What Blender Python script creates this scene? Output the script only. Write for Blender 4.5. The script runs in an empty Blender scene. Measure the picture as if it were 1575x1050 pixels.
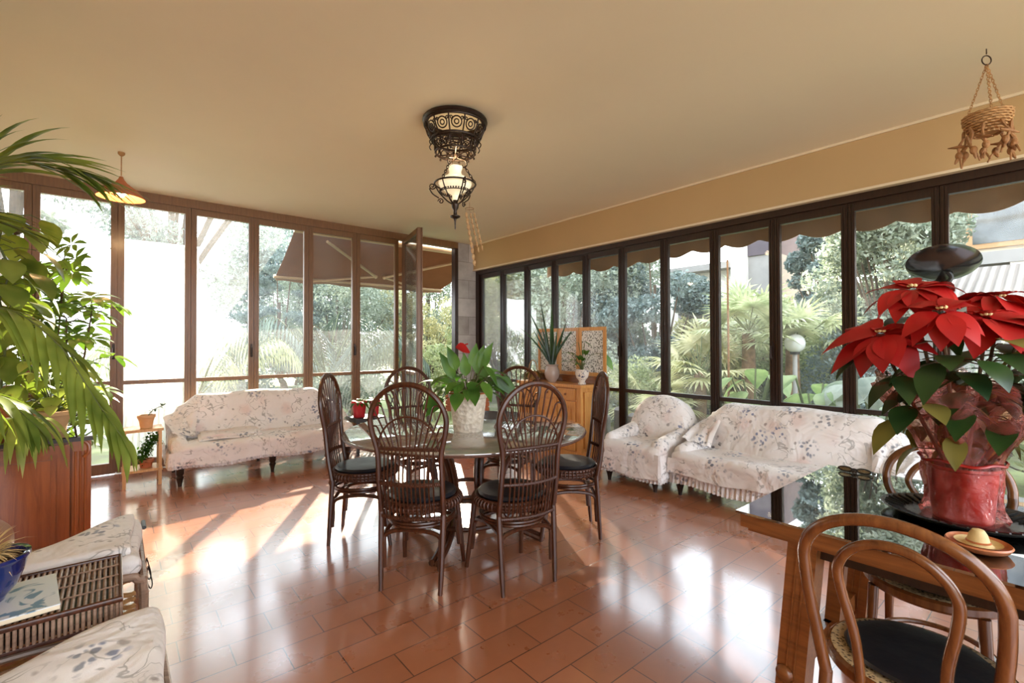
import bpy, math, random
import numpy as np
from mathutils import Vector, Matrix, Euler
random.seed(7); RNG = np.random.RandomState(7)
PI = math.pi
SC = bpy.context.scene
COL = SC.collection
R = math.radians

# ------------------------------------------------------------------ materials
def srgb(r, g, b):
    f = lambda c: (c/255/12.92) if c/255 <= .04045 else ((c/255+.055)/1.055)**2.4
    return (f(r), f(g), f(b), 1)

class NT:
    def __init__(s, name):
        s.m = bpy.data.materials.new(name); s.m.use_nodes = True
        s.t = s.m.node_tree; s.t.nodes.clear()
        s.out = s.t.nodes.new('ShaderNodeOutputMaterial')
    def n(s, typ, **kw):
        o = s.t.nodes.new(typ)
        for k, v in kw.items():
            if k.startswith('i_'):
                key = k[2:].replace('_', ' ')
                o.inputs[int(key) if key.isdigit() else key].default_value = v
            else: setattr(o, k, v)
        return o
    def l(s, a, b): s.t.links.new(a, b)
    def coord(s, kind='Object', scale=(1, 1, 1), rot=(0, 0, 0), loc=(0, 0, 0)):
        c = s.n('ShaderNodeTexCoord'); mp = s.n('ShaderNodeMapping')
        mp.inputs['Scale'].default_value = scale; mp.inputs['Rotation'].default_value = rot; mp.inputs['Location'].default_value = loc
        s.l(c.outputs[kind], mp.inputs['Vector']); return mp.outputs['Vector']
    def noise(s, vec, scale, detail=3, rough=.55, dist=0):
        o = s.n('ShaderNodeTexNoise', i_Scale=scale, i_Detail=detail, i_Roughness=rough, i_Distortion=dist)
        s.l(vec, o.inputs['Vector']); return o
    def ramp(s, fac, stops, interp='LINEAR'):
        o = s.n('ShaderNodeValToRGB'); e = o.color_ramp.elements; o.color_ramp.interpolation = interp
        while len(e) < len(stops): e.new(.5)
        for el, (p, c) in zip(e, stops): el.position = p; el.color = c
        s.l(fac, o.inputs['Fac']); return o.outputs['Color']
    def mix(s, fac, a, b, blend='MIX'):
        o = s.n('ShaderNodeMix', data_type='RGBA', blend_type=blend)
        for sock, v in ((o.inputs[0], fac), (o.inputs[6], a), (o.inputs[7], b)):
            if isinstance(v, (int, float, tuple)): sock.default_value = v
            else: s.l(v, sock)
        return o.outputs[2]
    def math(s, op, a, b=0.0):
        o = s.n('ShaderNodeMath', operation=op)
        for i, v in enumerate((a, b)):
            if isinstance(v, (int, float)): o.inputs[i].default_value = v
            else: s.l(v, o.inputs[i])
        return o.outputs[0]
    def bsdf(s, color, rough=.5, metal=0, spec=.5, bump=None, bstr=.3, bdist=.01, **kw):
        b = s.n('ShaderNodeBsdfPrincipled')
        for key, v in (('Base Color', color), ('Roughness', rough), ('Metallic', metal), ('Specular IOR Level', spec)):
            if isinstance(v, (int, float, tuple)): b.inputs[key].default_value = v
            else: s.l(v, b.inputs[key])
        for k, v in kw.items(): b.inputs[k.replace('_', ' ')].default_value = v
        if bump is not None:
            bp = s.n('ShaderNodeBump', i_Strength=bstr, i_Distance=bdist); s.l(bump, bp.inputs['Height']); s.l(bp.outputs[0], b.inputs['Normal'])
        return b
    def done(s, sh): s.l(sh.outputs[0], s.out.inputs['Surface']); return s.m

def simple(name, col, rough=.5, metal=0, var=.15, vscale=8, bstr=.15, bscale=60, spec=.5, **kw):
    t = NT(name); v = t.coord()
    n1 = t.noise(v, vscale, 4); n2 = t.noise(v, bscale, 3)
    dark = tuple(c*(1-var) for c in col[:3])+(1,); lite = tuple(min(1, c*(1+var)) for c in col[:3])+(1,)
    c = t.ramp(n1.outputs[0], [(.3, dark), (.7, lite)])
    return t.done(t.bsdf(c, rough, metal, spec, n2.outputs[0], bstr, .004, **kw))

def wood(name, c1, c2, rough=.4, axis=2, scale=6, coat=0.2):
    t = NT(name); sc = [9, 9, 9]; sc[axis] = .9
    v = t.coord(scale=tuple(sc))
    n = t.noise(v, scale, 6, .6, 1.2)
    w = t.n('ShaderNodeTexWave', i_Scale=scale*.25, i_Distortion=6.0, i_Detail=3.0); t.l(v, w.inputs['Vector'])
    f = t.mix(.07, n.outputs[0], w.outputs['Fac'])
    c = t.ramp(f, [(.25, c1), (.75, c2)])
    return t.done(t.bsdf(c, rough, 0, .4, n.outputs[0], .12, .003, Coat_Weight=coat, Coat_Roughness=.2))

def leafmat(name, c1, c2, rough=.4, transl=.35, tint=.5):
    t = NT(name); v = t.coord()
    n = t.noise(v, 5, 2)
    c = t.ramp(n.outputs[0], [(.35, c1), (.65, c2)])
    b = t.bsdf(c, rough, 0, .35)
    tr = t.n('ShaderNodeBsdfTranslucent')
    c2b = t.mix(tint, c, (.55, .75, .1, 1), 'SOFT_LIGHT')
    t.l(c2b, tr.inputs['Color'])
    mx = t.n('ShaderNodeMixShader', i_0=transl); t.l(b.outputs[0], mx.inputs[1]); t.l(tr.outputs[0], mx.inputs[2])
    return t.done(mx)

def floral(name):
    t = NT(name); v = t.coord()
    wn = t.noise(v, 7, 3)
    vv = t.n('ShaderNodeVectorMath', operation='ADD')
    sc = t.n('ShaderNodeVectorMath', operation='SCALE'); sc.inputs['Scale'].default_value = .08
    t.l(wn.outputs['Color'], sc.inputs[0]); t.l(v, vv.inputs[0]); t.l(sc.outputs[0], vv.inputs[1])
    w = vv.outputs[0]
    base = t.ramp(t.noise(v, 2.2, 3).outputs[0], [(.3, srgb(226, 219, 214)), (.7, srgb(242, 239, 239))])
    # pale pink blooms
    vo = t.n('ShaderNodeTexVoronoi', i_Scale=3.6); t.l(w, vo.inputs['Vector'])
    f = t.ramp(vo.outputs['Distance'], [(.10, (1, 1, 1, 1)), (.30, (0, 0, 0, 1))])
    c = t.mix(t.math('MULTIPLY', f, .35), base, srgb(214, 172, 160))
    # clusters of blue blossoms
    big = t.n('ShaderNodeTexVoronoi', i_Scale=4.2); t.l(w, big.inputs['Vector'])
    clus = t.ramp(big.outputs['Distance'], [(.24, (1, 1, 1, 1)), (.42, (0, 0, 0, 1))])
    sm = t.n('ShaderNodeTexVoronoi', i_Scale=30); t.l(w, sm.inputs['Vector'])
    pet = t.ramp(sm.outputs['Distance'], [(.28, (1, 1, 1, 1)), (.46, (0, 0, 0, 1))])
    hue = t.ramp(t.noise(v, 3, 1).outputs[0], [(.35, srgb(98, 112, 150)), (.5, srgb(120, 128, 140)), (.65, srgb(90, 84, 88))])
    c = t.mix(t.math('MULTIPLY', t.math('MULTIPLY', clus, pet), .85), c, hue)
    # trailing stems
    st = t.noise(w, 8.5, 2, .5, .8)
    line = t.ramp(st.outputs[0], [(.478, (0, 0, 0, 1)), (.492, (1, 1, 1, 1)), (.508, (1, 1, 1, 1)), (.522, (0, 0, 0, 1))])
    msk = t.ramp(t.noise(v, 4.3, 2).outputs[0], [(.46, (0, 0, 0, 1)), (.56, (1, 1, 1, 1))])
    c = t.mix(t.math('MULTIPLY', t.math('MULTIPLY', line, msk), .55), c, srgb(112, 110, 104))
    # small dark buds
    bd = t.n('ShaderNodeTexVoronoi', i_Scale=11); t.l(w, bd.inputs['Vector'])
    bud = t.ramp(bd.outputs['Distance'], [(.10, (1, 1, 1, 1)), (.18, (0, 0, 0, 1))])
    c = t.mix(t.math('MULTIPLY', bud, .55), c, srgb(92, 74, 66))
    fold = t.noise(v, 4, 3, .55, .6); weave = t.noise(v, 220, 2)
    h = t.math('ADD', fold.outputs[0], t.math('MULTIPLY', weave.outputs[0], .02))
    b = t.bsdf(c, .85, 0, .2, h, .7, .07, Sheen_Weight=.2)
    return t.done(b)

M = {}
M['far_wood'] = wood('far_wood', srgb(108, 74, 44), srgb(132, 94, 57), .42, 2, 5)
M['dark_wood'] = wood('dark_wood', srgb(30, 16, 11), srgb(52, 30, 19), .38, 2, 5)
M['rattan'] = wood('rattan', srgb(40, 19, 10), srgb(88, 46, 25), .32, 2, 5, .15)
M['rattan_wrap'] = simple('rattan_wrap', srgb(80, 44, 28), .4, 0, .35, 90, .5, 160)
M['bent_wood'] = wood('bent_wood', srgb(84, 46, 22), srgb(132, 80, 40), .25, 2, 4, .5)
M['table_wood'] = wood('table_wood', srgb(104, 58, 26), srgb(150, 92, 46), .32, 1, 4, .4)
M['pine'] = wood('pine', srgb(186, 124, 62), srgb(222, 164, 92), .4, 2, 4, .25)
M['cherry'] = wood('cherry', srgb(120, 60, 26), srgb(166, 92, 44), .3, 2, 3, .4)
M['light_rattan'] = wood('light_rattan', srgb(110, 84, 68), srgb(178, 148, 126), .4, 0, 5, .2)
M['stand_wood'] = wood('stand_wood', srgb(190, 140, 84), srgb(222, 178, 120), .45, 2, 4)
M['floral'] = floral('floral')
M['black_cushion'] = simple('black_cushion', (.012, .013, .018, 1), .35, 0, .3, 6, .6, 14, .5)
M['iron'] = simple('iron', (.03, .016, .011, 1), .38, .5, .3, 20, .2, 80)
M['black'] = simple('black', (.012, .011, .011, 1), .4, 0, .2)
M['leg_black'] = simple('leg_black', srgb(40, 26, 20), .35, 0, .2)
M['white_ceramic'] = simple('white_ceramic', srgb(225, 215, 200), .35, 0, .08, 10, .1, 30)
M['grey_ceramic'] = simple('grey_ceramic', srgb(176, 160, 150), .25, 0, .08, 6, .1, 30)
M['terracotta'] = simple('terracotta', srgb(178, 104, 66), .75, 0, .15, 8, .2, 60)
M['tan_pot'] = simple('tan_pot', srgb(214, 168, 124), .7, 0, .1, 8, .2, 60)
M['soil'] = simple('soil', srgb(66, 44, 30), .9, 0, .4, 40, .9, 60)
M['blue_glaze'] = simple('blue_glaze', srgb(22, 34, 92), .08, 0, .3, 5, .05, 20, .6, Coat_Weight=.6)
M['leather'] = simple('leather', srgb(152, 96, 56), .45, 0, .2, 6, .25, 40)
M['red_pot'] = simple('red_pot', srgb(196, 40, 52), .3, 0, .15)
M['chrome'] = simple('chrome', (.55, .55, .56, 1), .16, 1, .1, 4, .05, 20)
M['steel_dark'] = simple('steel_dark', (.10, .105, .11, 1), .16, .9, .2, 4, .05, 20)
M['straw'] = simple('straw', srgb(172, 128, 80), .75, 0, .25, 40, .5, 120)
M['driftwood'] = simple('driftwood', srgb(150, 104, 62), .7, 0, .3, 30, .4, 80)
M['shell'] = simple('shell', srgb(200, 164, 120), .35, 0, .2, 60, .2, 120)
M['clay_glaze'] = simple('clay_glaze', srgb(188, 112, 70), .3, 0, .3, 30, .2, 60)
M['felt_yellow'] = simple('felt_yellow', srgb(214, 186, 130), .6, 0, .15, 30, .2, 80)
M['grey_tray'] = simple('grey_tray', srgb(52, 52, 50), .25, .3, .4, 25, .5, 30)
def cloth(name, col, tl):
    t = NT(name); v = t.coord(); n = t.noise(v, 2.5, 3)
    c = t.ramp(n.outputs[0], [(.3, tuple(x*.85 for x in col[:3])+(1,)), (.7, col)])
    b = t.bsdf(c, .85, 0, .15); tr = t.n('ShaderNodeBsdfTranslucent'); t.l(c, tr.inputs['Color'])
    m = t.n('ShaderNodeMixShader', i_0=tl); t.l(b.outputs[0], m.inputs[1]); t.l(tr.outputs[0], m.inputs[2]); return t.done(m)
M['awning'] = cloth('awning', srgb(142, 98, 72), .2)
M['valance'] = cloth('valance', srgb(152, 128, 104), .3)
M['arm_metal'] = simple('arm_metal', srgb(196, 170, 140), .35, .4, .05)
M['white_wall'] = simple('white_wall', srgb(240, 236, 228), .85, 0, .05, 3, .1, 40)
M['house_wall'] = simple('house_wall', srgb(214, 196, 172), .85, 0, .08, 2, .1, 40)
M['house_grey'] = simple('house_grey', srgb(150, 146, 142), .85, 0, .1, 2, .1, 40)
M['purple_wall'] = simple('purple_wall', srgb(92, 82, 88), .85, 0, .1, 2, .1, 40)
M['orange_wall'] = simple('orange_wall', srgb(196, 150, 106), .85, 0, .1, 2, .1, 40)
M['fence'] = simple('fence', srgb(110, 104, 96), .8, 0, .2, 8, .3, 50)
M['bark'] = simple('bark', srgb(92, 76, 62), .9, 0, .35, 10, .8, 26)
M['palm_bark'] = simple('palm_bark', srgb(120, 92, 64), .9, 0, .4, 14, .9, 20)
M['cap_white'] = simple('cap_white', srgb(226, 208, 178), .6, 0, .04, 4, .05, 40)
M['plaster'] = simple('plaster', srgb(192, 160, 114), .8, 0, .03, 1.5, .08, 90)
M['ceiling_paint'] = simple('ceiling_paint', srgb(238, 228, 206), .7, 0, .02, 1.2, .06, 90)
M['wallwood'] = wood('wallwood', srgb(150, 84, 40), srgb(196, 120, 62), .5, 2, 3)
# foliage
M['palm_leaf'] = leafmat('palm_leaf', srgb(92, 114, 40), srgb(148, 164, 74), .5, .38, .4)
M['schef_leaf'] = leafmat('schef_leaf', srgb(84, 118, 44), srgb(138, 160, 70), .35, .4)
M['big_leaf'] = leafmat('big_leaf', srgb(92, 112, 44), srgb(150, 158, 78), .35, .4)
M['lime_leaf'] = leafmat('lime_leaf', srgb(160, 180, 80), srgb(206, 212, 120), .4, .5)
M['anth_leaf'] = leafmat('anth_leaf', srgb(56, 96, 34), srgb(100, 138, 56), .3, .3)
M['dark_leaf'] = leafmat('dark_leaf', srgb(24, 46, 22), srgb(52, 78, 36), .32, .2)
M['olive_leaf'] = leafmat('olive_leaf', srgb(92, 88, 36), srgb(140, 128, 62), .45, .35)
M['bract'] = leafmat('bract', srgb(138, 14, 15), srgb(184, 26, 24), .5, .15)
M['tree_a'] = leafmat('tree_a', srgb(122, 134, 118), srgb(182, 188, 170), .4, .42, .12)
M['tree_b'] = leafmat('tree_b', srgb(134, 144, 100), srgb(194, 196, 152), .4, .45, .2)
M['tree_c'] = leafmat('tree_c', srgb(92, 108, 106), srgb(150, 162, 156), .4, .35, .08)
M['tree_y'] = leafmat('tree_y', srgb(164, 160, 112), srgb(224, 216, 176), .4, .5, .15)
M['fan_leaf'] = leafmat('fan_leaf', srgb(142, 150, 110), srgb(206, 206, 168), .4, .42, .15)
M['palm_dark'] = leafmat('palm_dark', srgb(66, 82, 70), srgb(104, 120, 104), .35, .2, .1)
M['ear_leaf'] = leafmat('ear_leaf', srgb(116, 138, 84), srgb(164, 178, 122), .4, .4, .25)
M['dry'] = simple('dry', srgb(128, 92, 60), .85, 0, .4, 40, .3, 60)
M['stem_green'] = simple('stem_green', srgb(88, 96, 48), .6, 0, .2)
M['stem_brown'] = simple('stem_brown', srgb(84, 62, 40), .7, 0, .25)

def emis(name, col, strength):
    t = NT(name); e = t.n('ShaderNodeEmission', i_Strength=strength); e.inputs['Color'].default_value = col
    return t.done(e)
M['bulb'] = emis('bulb', (1, .72, .38, 1), 14)

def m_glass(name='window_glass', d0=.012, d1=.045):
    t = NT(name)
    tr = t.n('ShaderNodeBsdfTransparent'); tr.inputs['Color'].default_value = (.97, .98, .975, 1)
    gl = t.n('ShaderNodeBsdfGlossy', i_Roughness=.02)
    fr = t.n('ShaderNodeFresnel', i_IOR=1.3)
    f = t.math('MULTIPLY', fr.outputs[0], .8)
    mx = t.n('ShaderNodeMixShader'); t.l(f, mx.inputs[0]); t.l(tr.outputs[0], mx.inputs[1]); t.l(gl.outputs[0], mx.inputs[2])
    # pale haze mixed into the panes, imitating the glare of the windows
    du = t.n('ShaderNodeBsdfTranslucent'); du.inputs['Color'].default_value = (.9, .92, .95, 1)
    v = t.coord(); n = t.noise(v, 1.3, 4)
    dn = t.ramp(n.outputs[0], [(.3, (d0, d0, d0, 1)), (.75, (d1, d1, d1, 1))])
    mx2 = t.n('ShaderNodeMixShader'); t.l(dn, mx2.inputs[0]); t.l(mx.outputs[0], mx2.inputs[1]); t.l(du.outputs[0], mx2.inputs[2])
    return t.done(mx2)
M['glass'] = m_glass(); M['glare_glass'] = m_glass('glare_glass', .02, .06)  # left far panes get a stronger haze: glare put into the glass itself

def m_tableglass():
    t = NT('table_glass')
    tr = t.n('ShaderNodeBsdfTransparent'); tr.inputs['Color'].default_value = (.86, .93, .9, 1)
    gl = t.n('ShaderNodeBsdfGlossy', i_Roughness=.015)
    fr = t.n('ShaderNodeFresnel', i_IOR=2.5); fa = t.math('ADD', fr.outputs[0], .28)
    mx = t.n('ShaderNodeMixShader'); t.l(fa, mx.inputs[0]); t.l(tr.outputs[0], mx.inputs[1]); t.l(gl.outputs[0], mx.inputs[2])
    return t.done(mx)
M['table_glass'] = m_tableglass()

def m_cello():
    t = NT('cellophane')
    tr = t.n('ShaderNodeBsdfTransparent'); tr.inputs['Color'].default_value = (.97, .72, .68, 1)
    v = t.coord(); n = t.noise(v, 22, 4, .6, 1.5)
    bp = t.n('ShaderNodeBump', i_Strength=.8, i_Distance=.02); t.l(n.outputs[0], bp.inputs['Height'])
    gl = t.n('ShaderNodeBsdfGlossy', i_Roughness=.12); gl.inputs['Color'].default_value = (1, .75, .72, 1); t.l(bp.outputs[0], gl.inputs['Normal'])
    df = t.n('ShaderNodeBsdfTranslucent'); df.inputs['Color'].default_value = (.85, .16, .13, 1)
    d2 = t.n('ShaderNodeBsdfDiffuse'); d2.inputs['Color'].default_value = (.85, .2, .16, 1)
    a = t.n('ShaderNodeAddShader'); t.l(df.outputs[0], a.inputs[0]); t.l(d2.outputs[0], a.inputs[1])
    fo = t.ramp(n.outputs[0], [(.35, (.02, .02, .02, 1)), (.66, (.2, .2, .2, 1))])
    m1 = t.n('ShaderNodeMixShader'); t.l(fo, m1.inputs[0]); t.l(tr.outputs[0], m1.inputs[1]); t.l(a.outputs[0], m1.inputs[2])
    fr = t.n('ShaderNodeFresnel', i_IOR=1.35); t.l(bp.outputs[0], fr.inputs['Normal'])
    m2 = t.n('ShaderNodeMixShader'); t.l(fr.outputs[0], m2.inputs[0]); t.l(m1.outputs[0], m2.inputs[1]); t.l(gl.outputs[0], m2.inputs[2])
    return t.done(m2)
M['cello'] = m_cello()
M['red_foil'] = simple('red_foil', srgb(150, 30, 24), .3, 0, .25, 14, .5, 30)

def m_floor():
    t = NT('terracotta_tiles'); v = t.coord(loc=(-1.84, -1.029, 0))
    br = t.n('ShaderNodeTexBrick', offset=.5, i_Scale=1.0, i_Mortar_Size=.0026, i_Mortar_Smooth=.1, i_Bias=0.0)
    br.inputs['Brick Width'].default_value = .36; br.inputs['Row Height'].default_value = .18
    br.inputs['Color1'].default_value = (.2, .2, .2, 1); br.inputs['Color2'].default_value = (.8, .8, .8, 1); br.inputs['Mortar'].default_value = (0, 0, 0, 1)
    t.l(v, br.inputs['Vector'])
    tile = t.ramp(br.outputs['Color'], [(.0, srgb(150, 94, 65)), (.5, srgb(167, 106, 73)), (1., srgb(179, 116, 82))])
    n = t.noise(v, 3, 5, .6); st = t.noise(v, 22, 4)
    c = t.mix(.28, tile, t.ramp(n.outputs[0], [(.2, srgb(162, 96, 62)), (.8, srgb(188, 117, 78))]))
    c = t.mix(.08, c, t.ramp(st.outputs[0], [(.3, srgb(124, 70, 46)), (.7, srgb(186, 120, 84))]))
    c = t.mix(t.math('MULTIPLY', br.outputs['Fac'], .9), c, srgb(70, 46, 38))
    h = t.math('SUBTRACT', t.math('MULTIPLY', t.noise(v, 2.2, 1).outputs[0], .6), br.outputs['Fac'])
    ro = t.ramp(t.noise(v, 5, 4).outputs[0], [(.2, (.24, .24, .24, 1)), (.8, (.34, .34, .34, 1))])
    b = t.bsdf(c, ro, 0, .7, h, .25, .004, Coat_IOR=1.9, Coat_Weight=1.0, Coat_Roughness=.13)
    return t.done(b)
M['floor'] = m_floor()

def m_stone():
    t = NT('stone_blocks'); v = t.coord(scale=(1, 1, 1), rot=(R(90), 0, 0))
    br = t.n('ShaderNodeTexBrick', offset=.35, i_Scale=1.0, i_Mortar_Size=.004); br.inputs['Brick Width'].default_value = .42; br.inputs['Row Height'].default_value = .3
    br.inputs['Color1'].default_value = srgb(150, 142, 134); br.inputs['Color2'].default_value = srgb(196, 190, 184); br.inputs['Mortar'].default_value = srgb(104, 94, 84)
    t.l(v, br.inputs['Vector']); n = t.noise(v, 5, 5)
    c = t.mix(.35, br.outputs['Color'], t.ramp(n.outputs[0], [(.3, srgb(120, 112, 106)), (.7, srgb(206, 200, 196))]))
    return t.done(t.bsdf(c, .6, 0, .3, n.outputs[0], .2, .01))
M['stone'] = m_stone()

def m_marble():
    t = NT('round_table_stone'); v = t.coord(); n = t.noise(v, 8, 6, .65, 1)
    c = t.ramp(n.outputs[0], [(.2, srgb(140, 136, 132)), (.55, srgb(156, 152, 148)), (.8, srgb(176, 172, 168))])
    return t.done(t.bsdf(c, .05, 0, 1.0, Coat_IOR=1.9, Coat_Weight=1.0, Coat_Roughness=.015))
M['marble'] = m_marble()

def m_print(name, seed):
    t = NT(name); v = t.coord(loc=(seed, seed*2, 0))
    vo = t.n('ShaderNodeTexVoronoi', i_Scale=46); t.l(v, vo.inputs['Vector'])
    n = t.noise(v, 22, 5)
    f = t.math('ADD', vo.outputs['Distance'], t.math('MULTIPLY', n.outputs[0], .5))
    c = t.ramp(f, [(.46, srgb(70, 68, 64)), (.6, srgb(150, 146, 136)), (.74, srgb(218, 214, 206))])
    return t.done(t.bsdf(c, .25, 0, .5))
M['print'] = m_print('floral_print', 0)

def m_bluepattern(name, base, ink, scale, thr=.5):
    t = NT(name); v = t.coord(); n = t.noise(v, scale, 3, .5, 1.5)
    c = t.ramp(n.outputs[0], [(thr, base), (thr+.05, ink)])
    return t.done(t.bsdf(c, .25, 0, .5))
M['painted_pot'] = m_bluepattern('painted_pot', srgb(226, 218, 206), srgb(92, 96, 120), 26, .56)
M['magazine'] = m_bluepattern('magazine', srgb(226, 230, 234), srgb(120, 150, 176), 9, .52)

def m_cane():
    t = NT('woven_cane'); v = t.coord(scale=(1, 1, 1))
    ch = t.n('ShaderNodeTexVoronoi', i_Scale=95); t.l(v, ch.inputs['Vector'])
    c = t.ramp(ch.outputs['Distance'], [(.25, srgb(70, 52, 36)), (.5, srgb(196, 170, 130))])
    return t.done(t.bsdf(c, .5, 0, .3, ch.outputs['Distance'], .5, .004))
M['cane'] = m_cane()

def m_pot_relief():
    t = NT('relief_pot'); v = t.coord(); w = t.n('ShaderNodeTexVoronoi', i_Scale=34); t.l(v, w.inputs['Vector'])
    n = t.noise(v, 40, 3)
    c = t.ramp(n.outputs[0], [(.3, srgb(206, 192, 174)), (.7, srgb(232, 222, 206))])
    return t.done(t.bsdf(c, .55, 0, .3, w.outputs['Distance'], .8, .012))
M['relief'] = m_pot_relief()

def m_grass():
    t = NT('garden_ground'); v = t.coord(); n = t.noise(v, 1.4, 5)
    c = t.ramp(n.outputs[0], [(.35, srgb(112, 112, 84)), (.5, srgb(134, 140, 92)), (.65, srgb(176, 166, 140))])
    return t.done(t.bsdf(c, .9, 0, .2, n.outputs[0], .4, .05))
M['ground'] = m_grass()

def m_rooftile():
    t = NT('roof_tiles'); v = t.coord(); w = t.n('ShaderNodeTexWave', i_Scale=2.6, i_Distortion=.6, bands_direction='Y'); t.l(v, w.inputs['Vector'])
    c = t.ramp(w.outputs['Fac'], [(.2, srgb(138, 128, 120)), (.8, srgb(182, 172, 162))])
    return t.done(t.bsdf(c, .85, 0, .2, w.outputs['Fac'], .6, .05))
M['rooftile'] = m_rooftile()
M['shade_glass'] = None
def m_opal():
    t = NT('opal_glass'); b = t.bsdf(srgb(250, 240, 215), .15, 0, .5)
    e = t.n('ShaderNodeEmission', i_Strength=.22); e.inputs['Color'].default_value = (1, .86, .55, 1)
    a = t.n('ShaderNodeAddShader'); t.l(b.outputs[0], a.inputs[0]); t.l(e.outputs[0], a.inputs[1]); return t.done(a)
M['opal'] = m_opal()
def m_globe():
    t = NT('frosted_globe'); b = t.bsdf(srgb(240, 240, 236), .2, 0, .5, Transmission_Weight=.4)
    return t.done(b)
M['globe'] = m_globe()
def m_sheet():
    t = NT('white_sheet'); a = t.n('ShaderNodeBsdfTranslucent'); a.inputs['Color'].default_value = (.92, .92, .9, 1); d = t.n('ShaderNodeBsdfDiffuse'); d.inputs['Color'].default_value = (.9, .9, .88, 1)
    m = t.n('ShaderNodeMixShader', i_0=.35); t.l(a.outputs[0], m.inputs[1]); t.l(d.outputs[0], m.inputs[2]); return t.done(m)
M['white_sheet'] = m_sheet()

# ------------------------------------------------------------------ mesh builder
def vec(*a): return np.array(a, float)
def norm(a):
    a = np.asarray(a, float); l = np.linalg.norm(a); return a/l if l > 1e-9 else a

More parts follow.
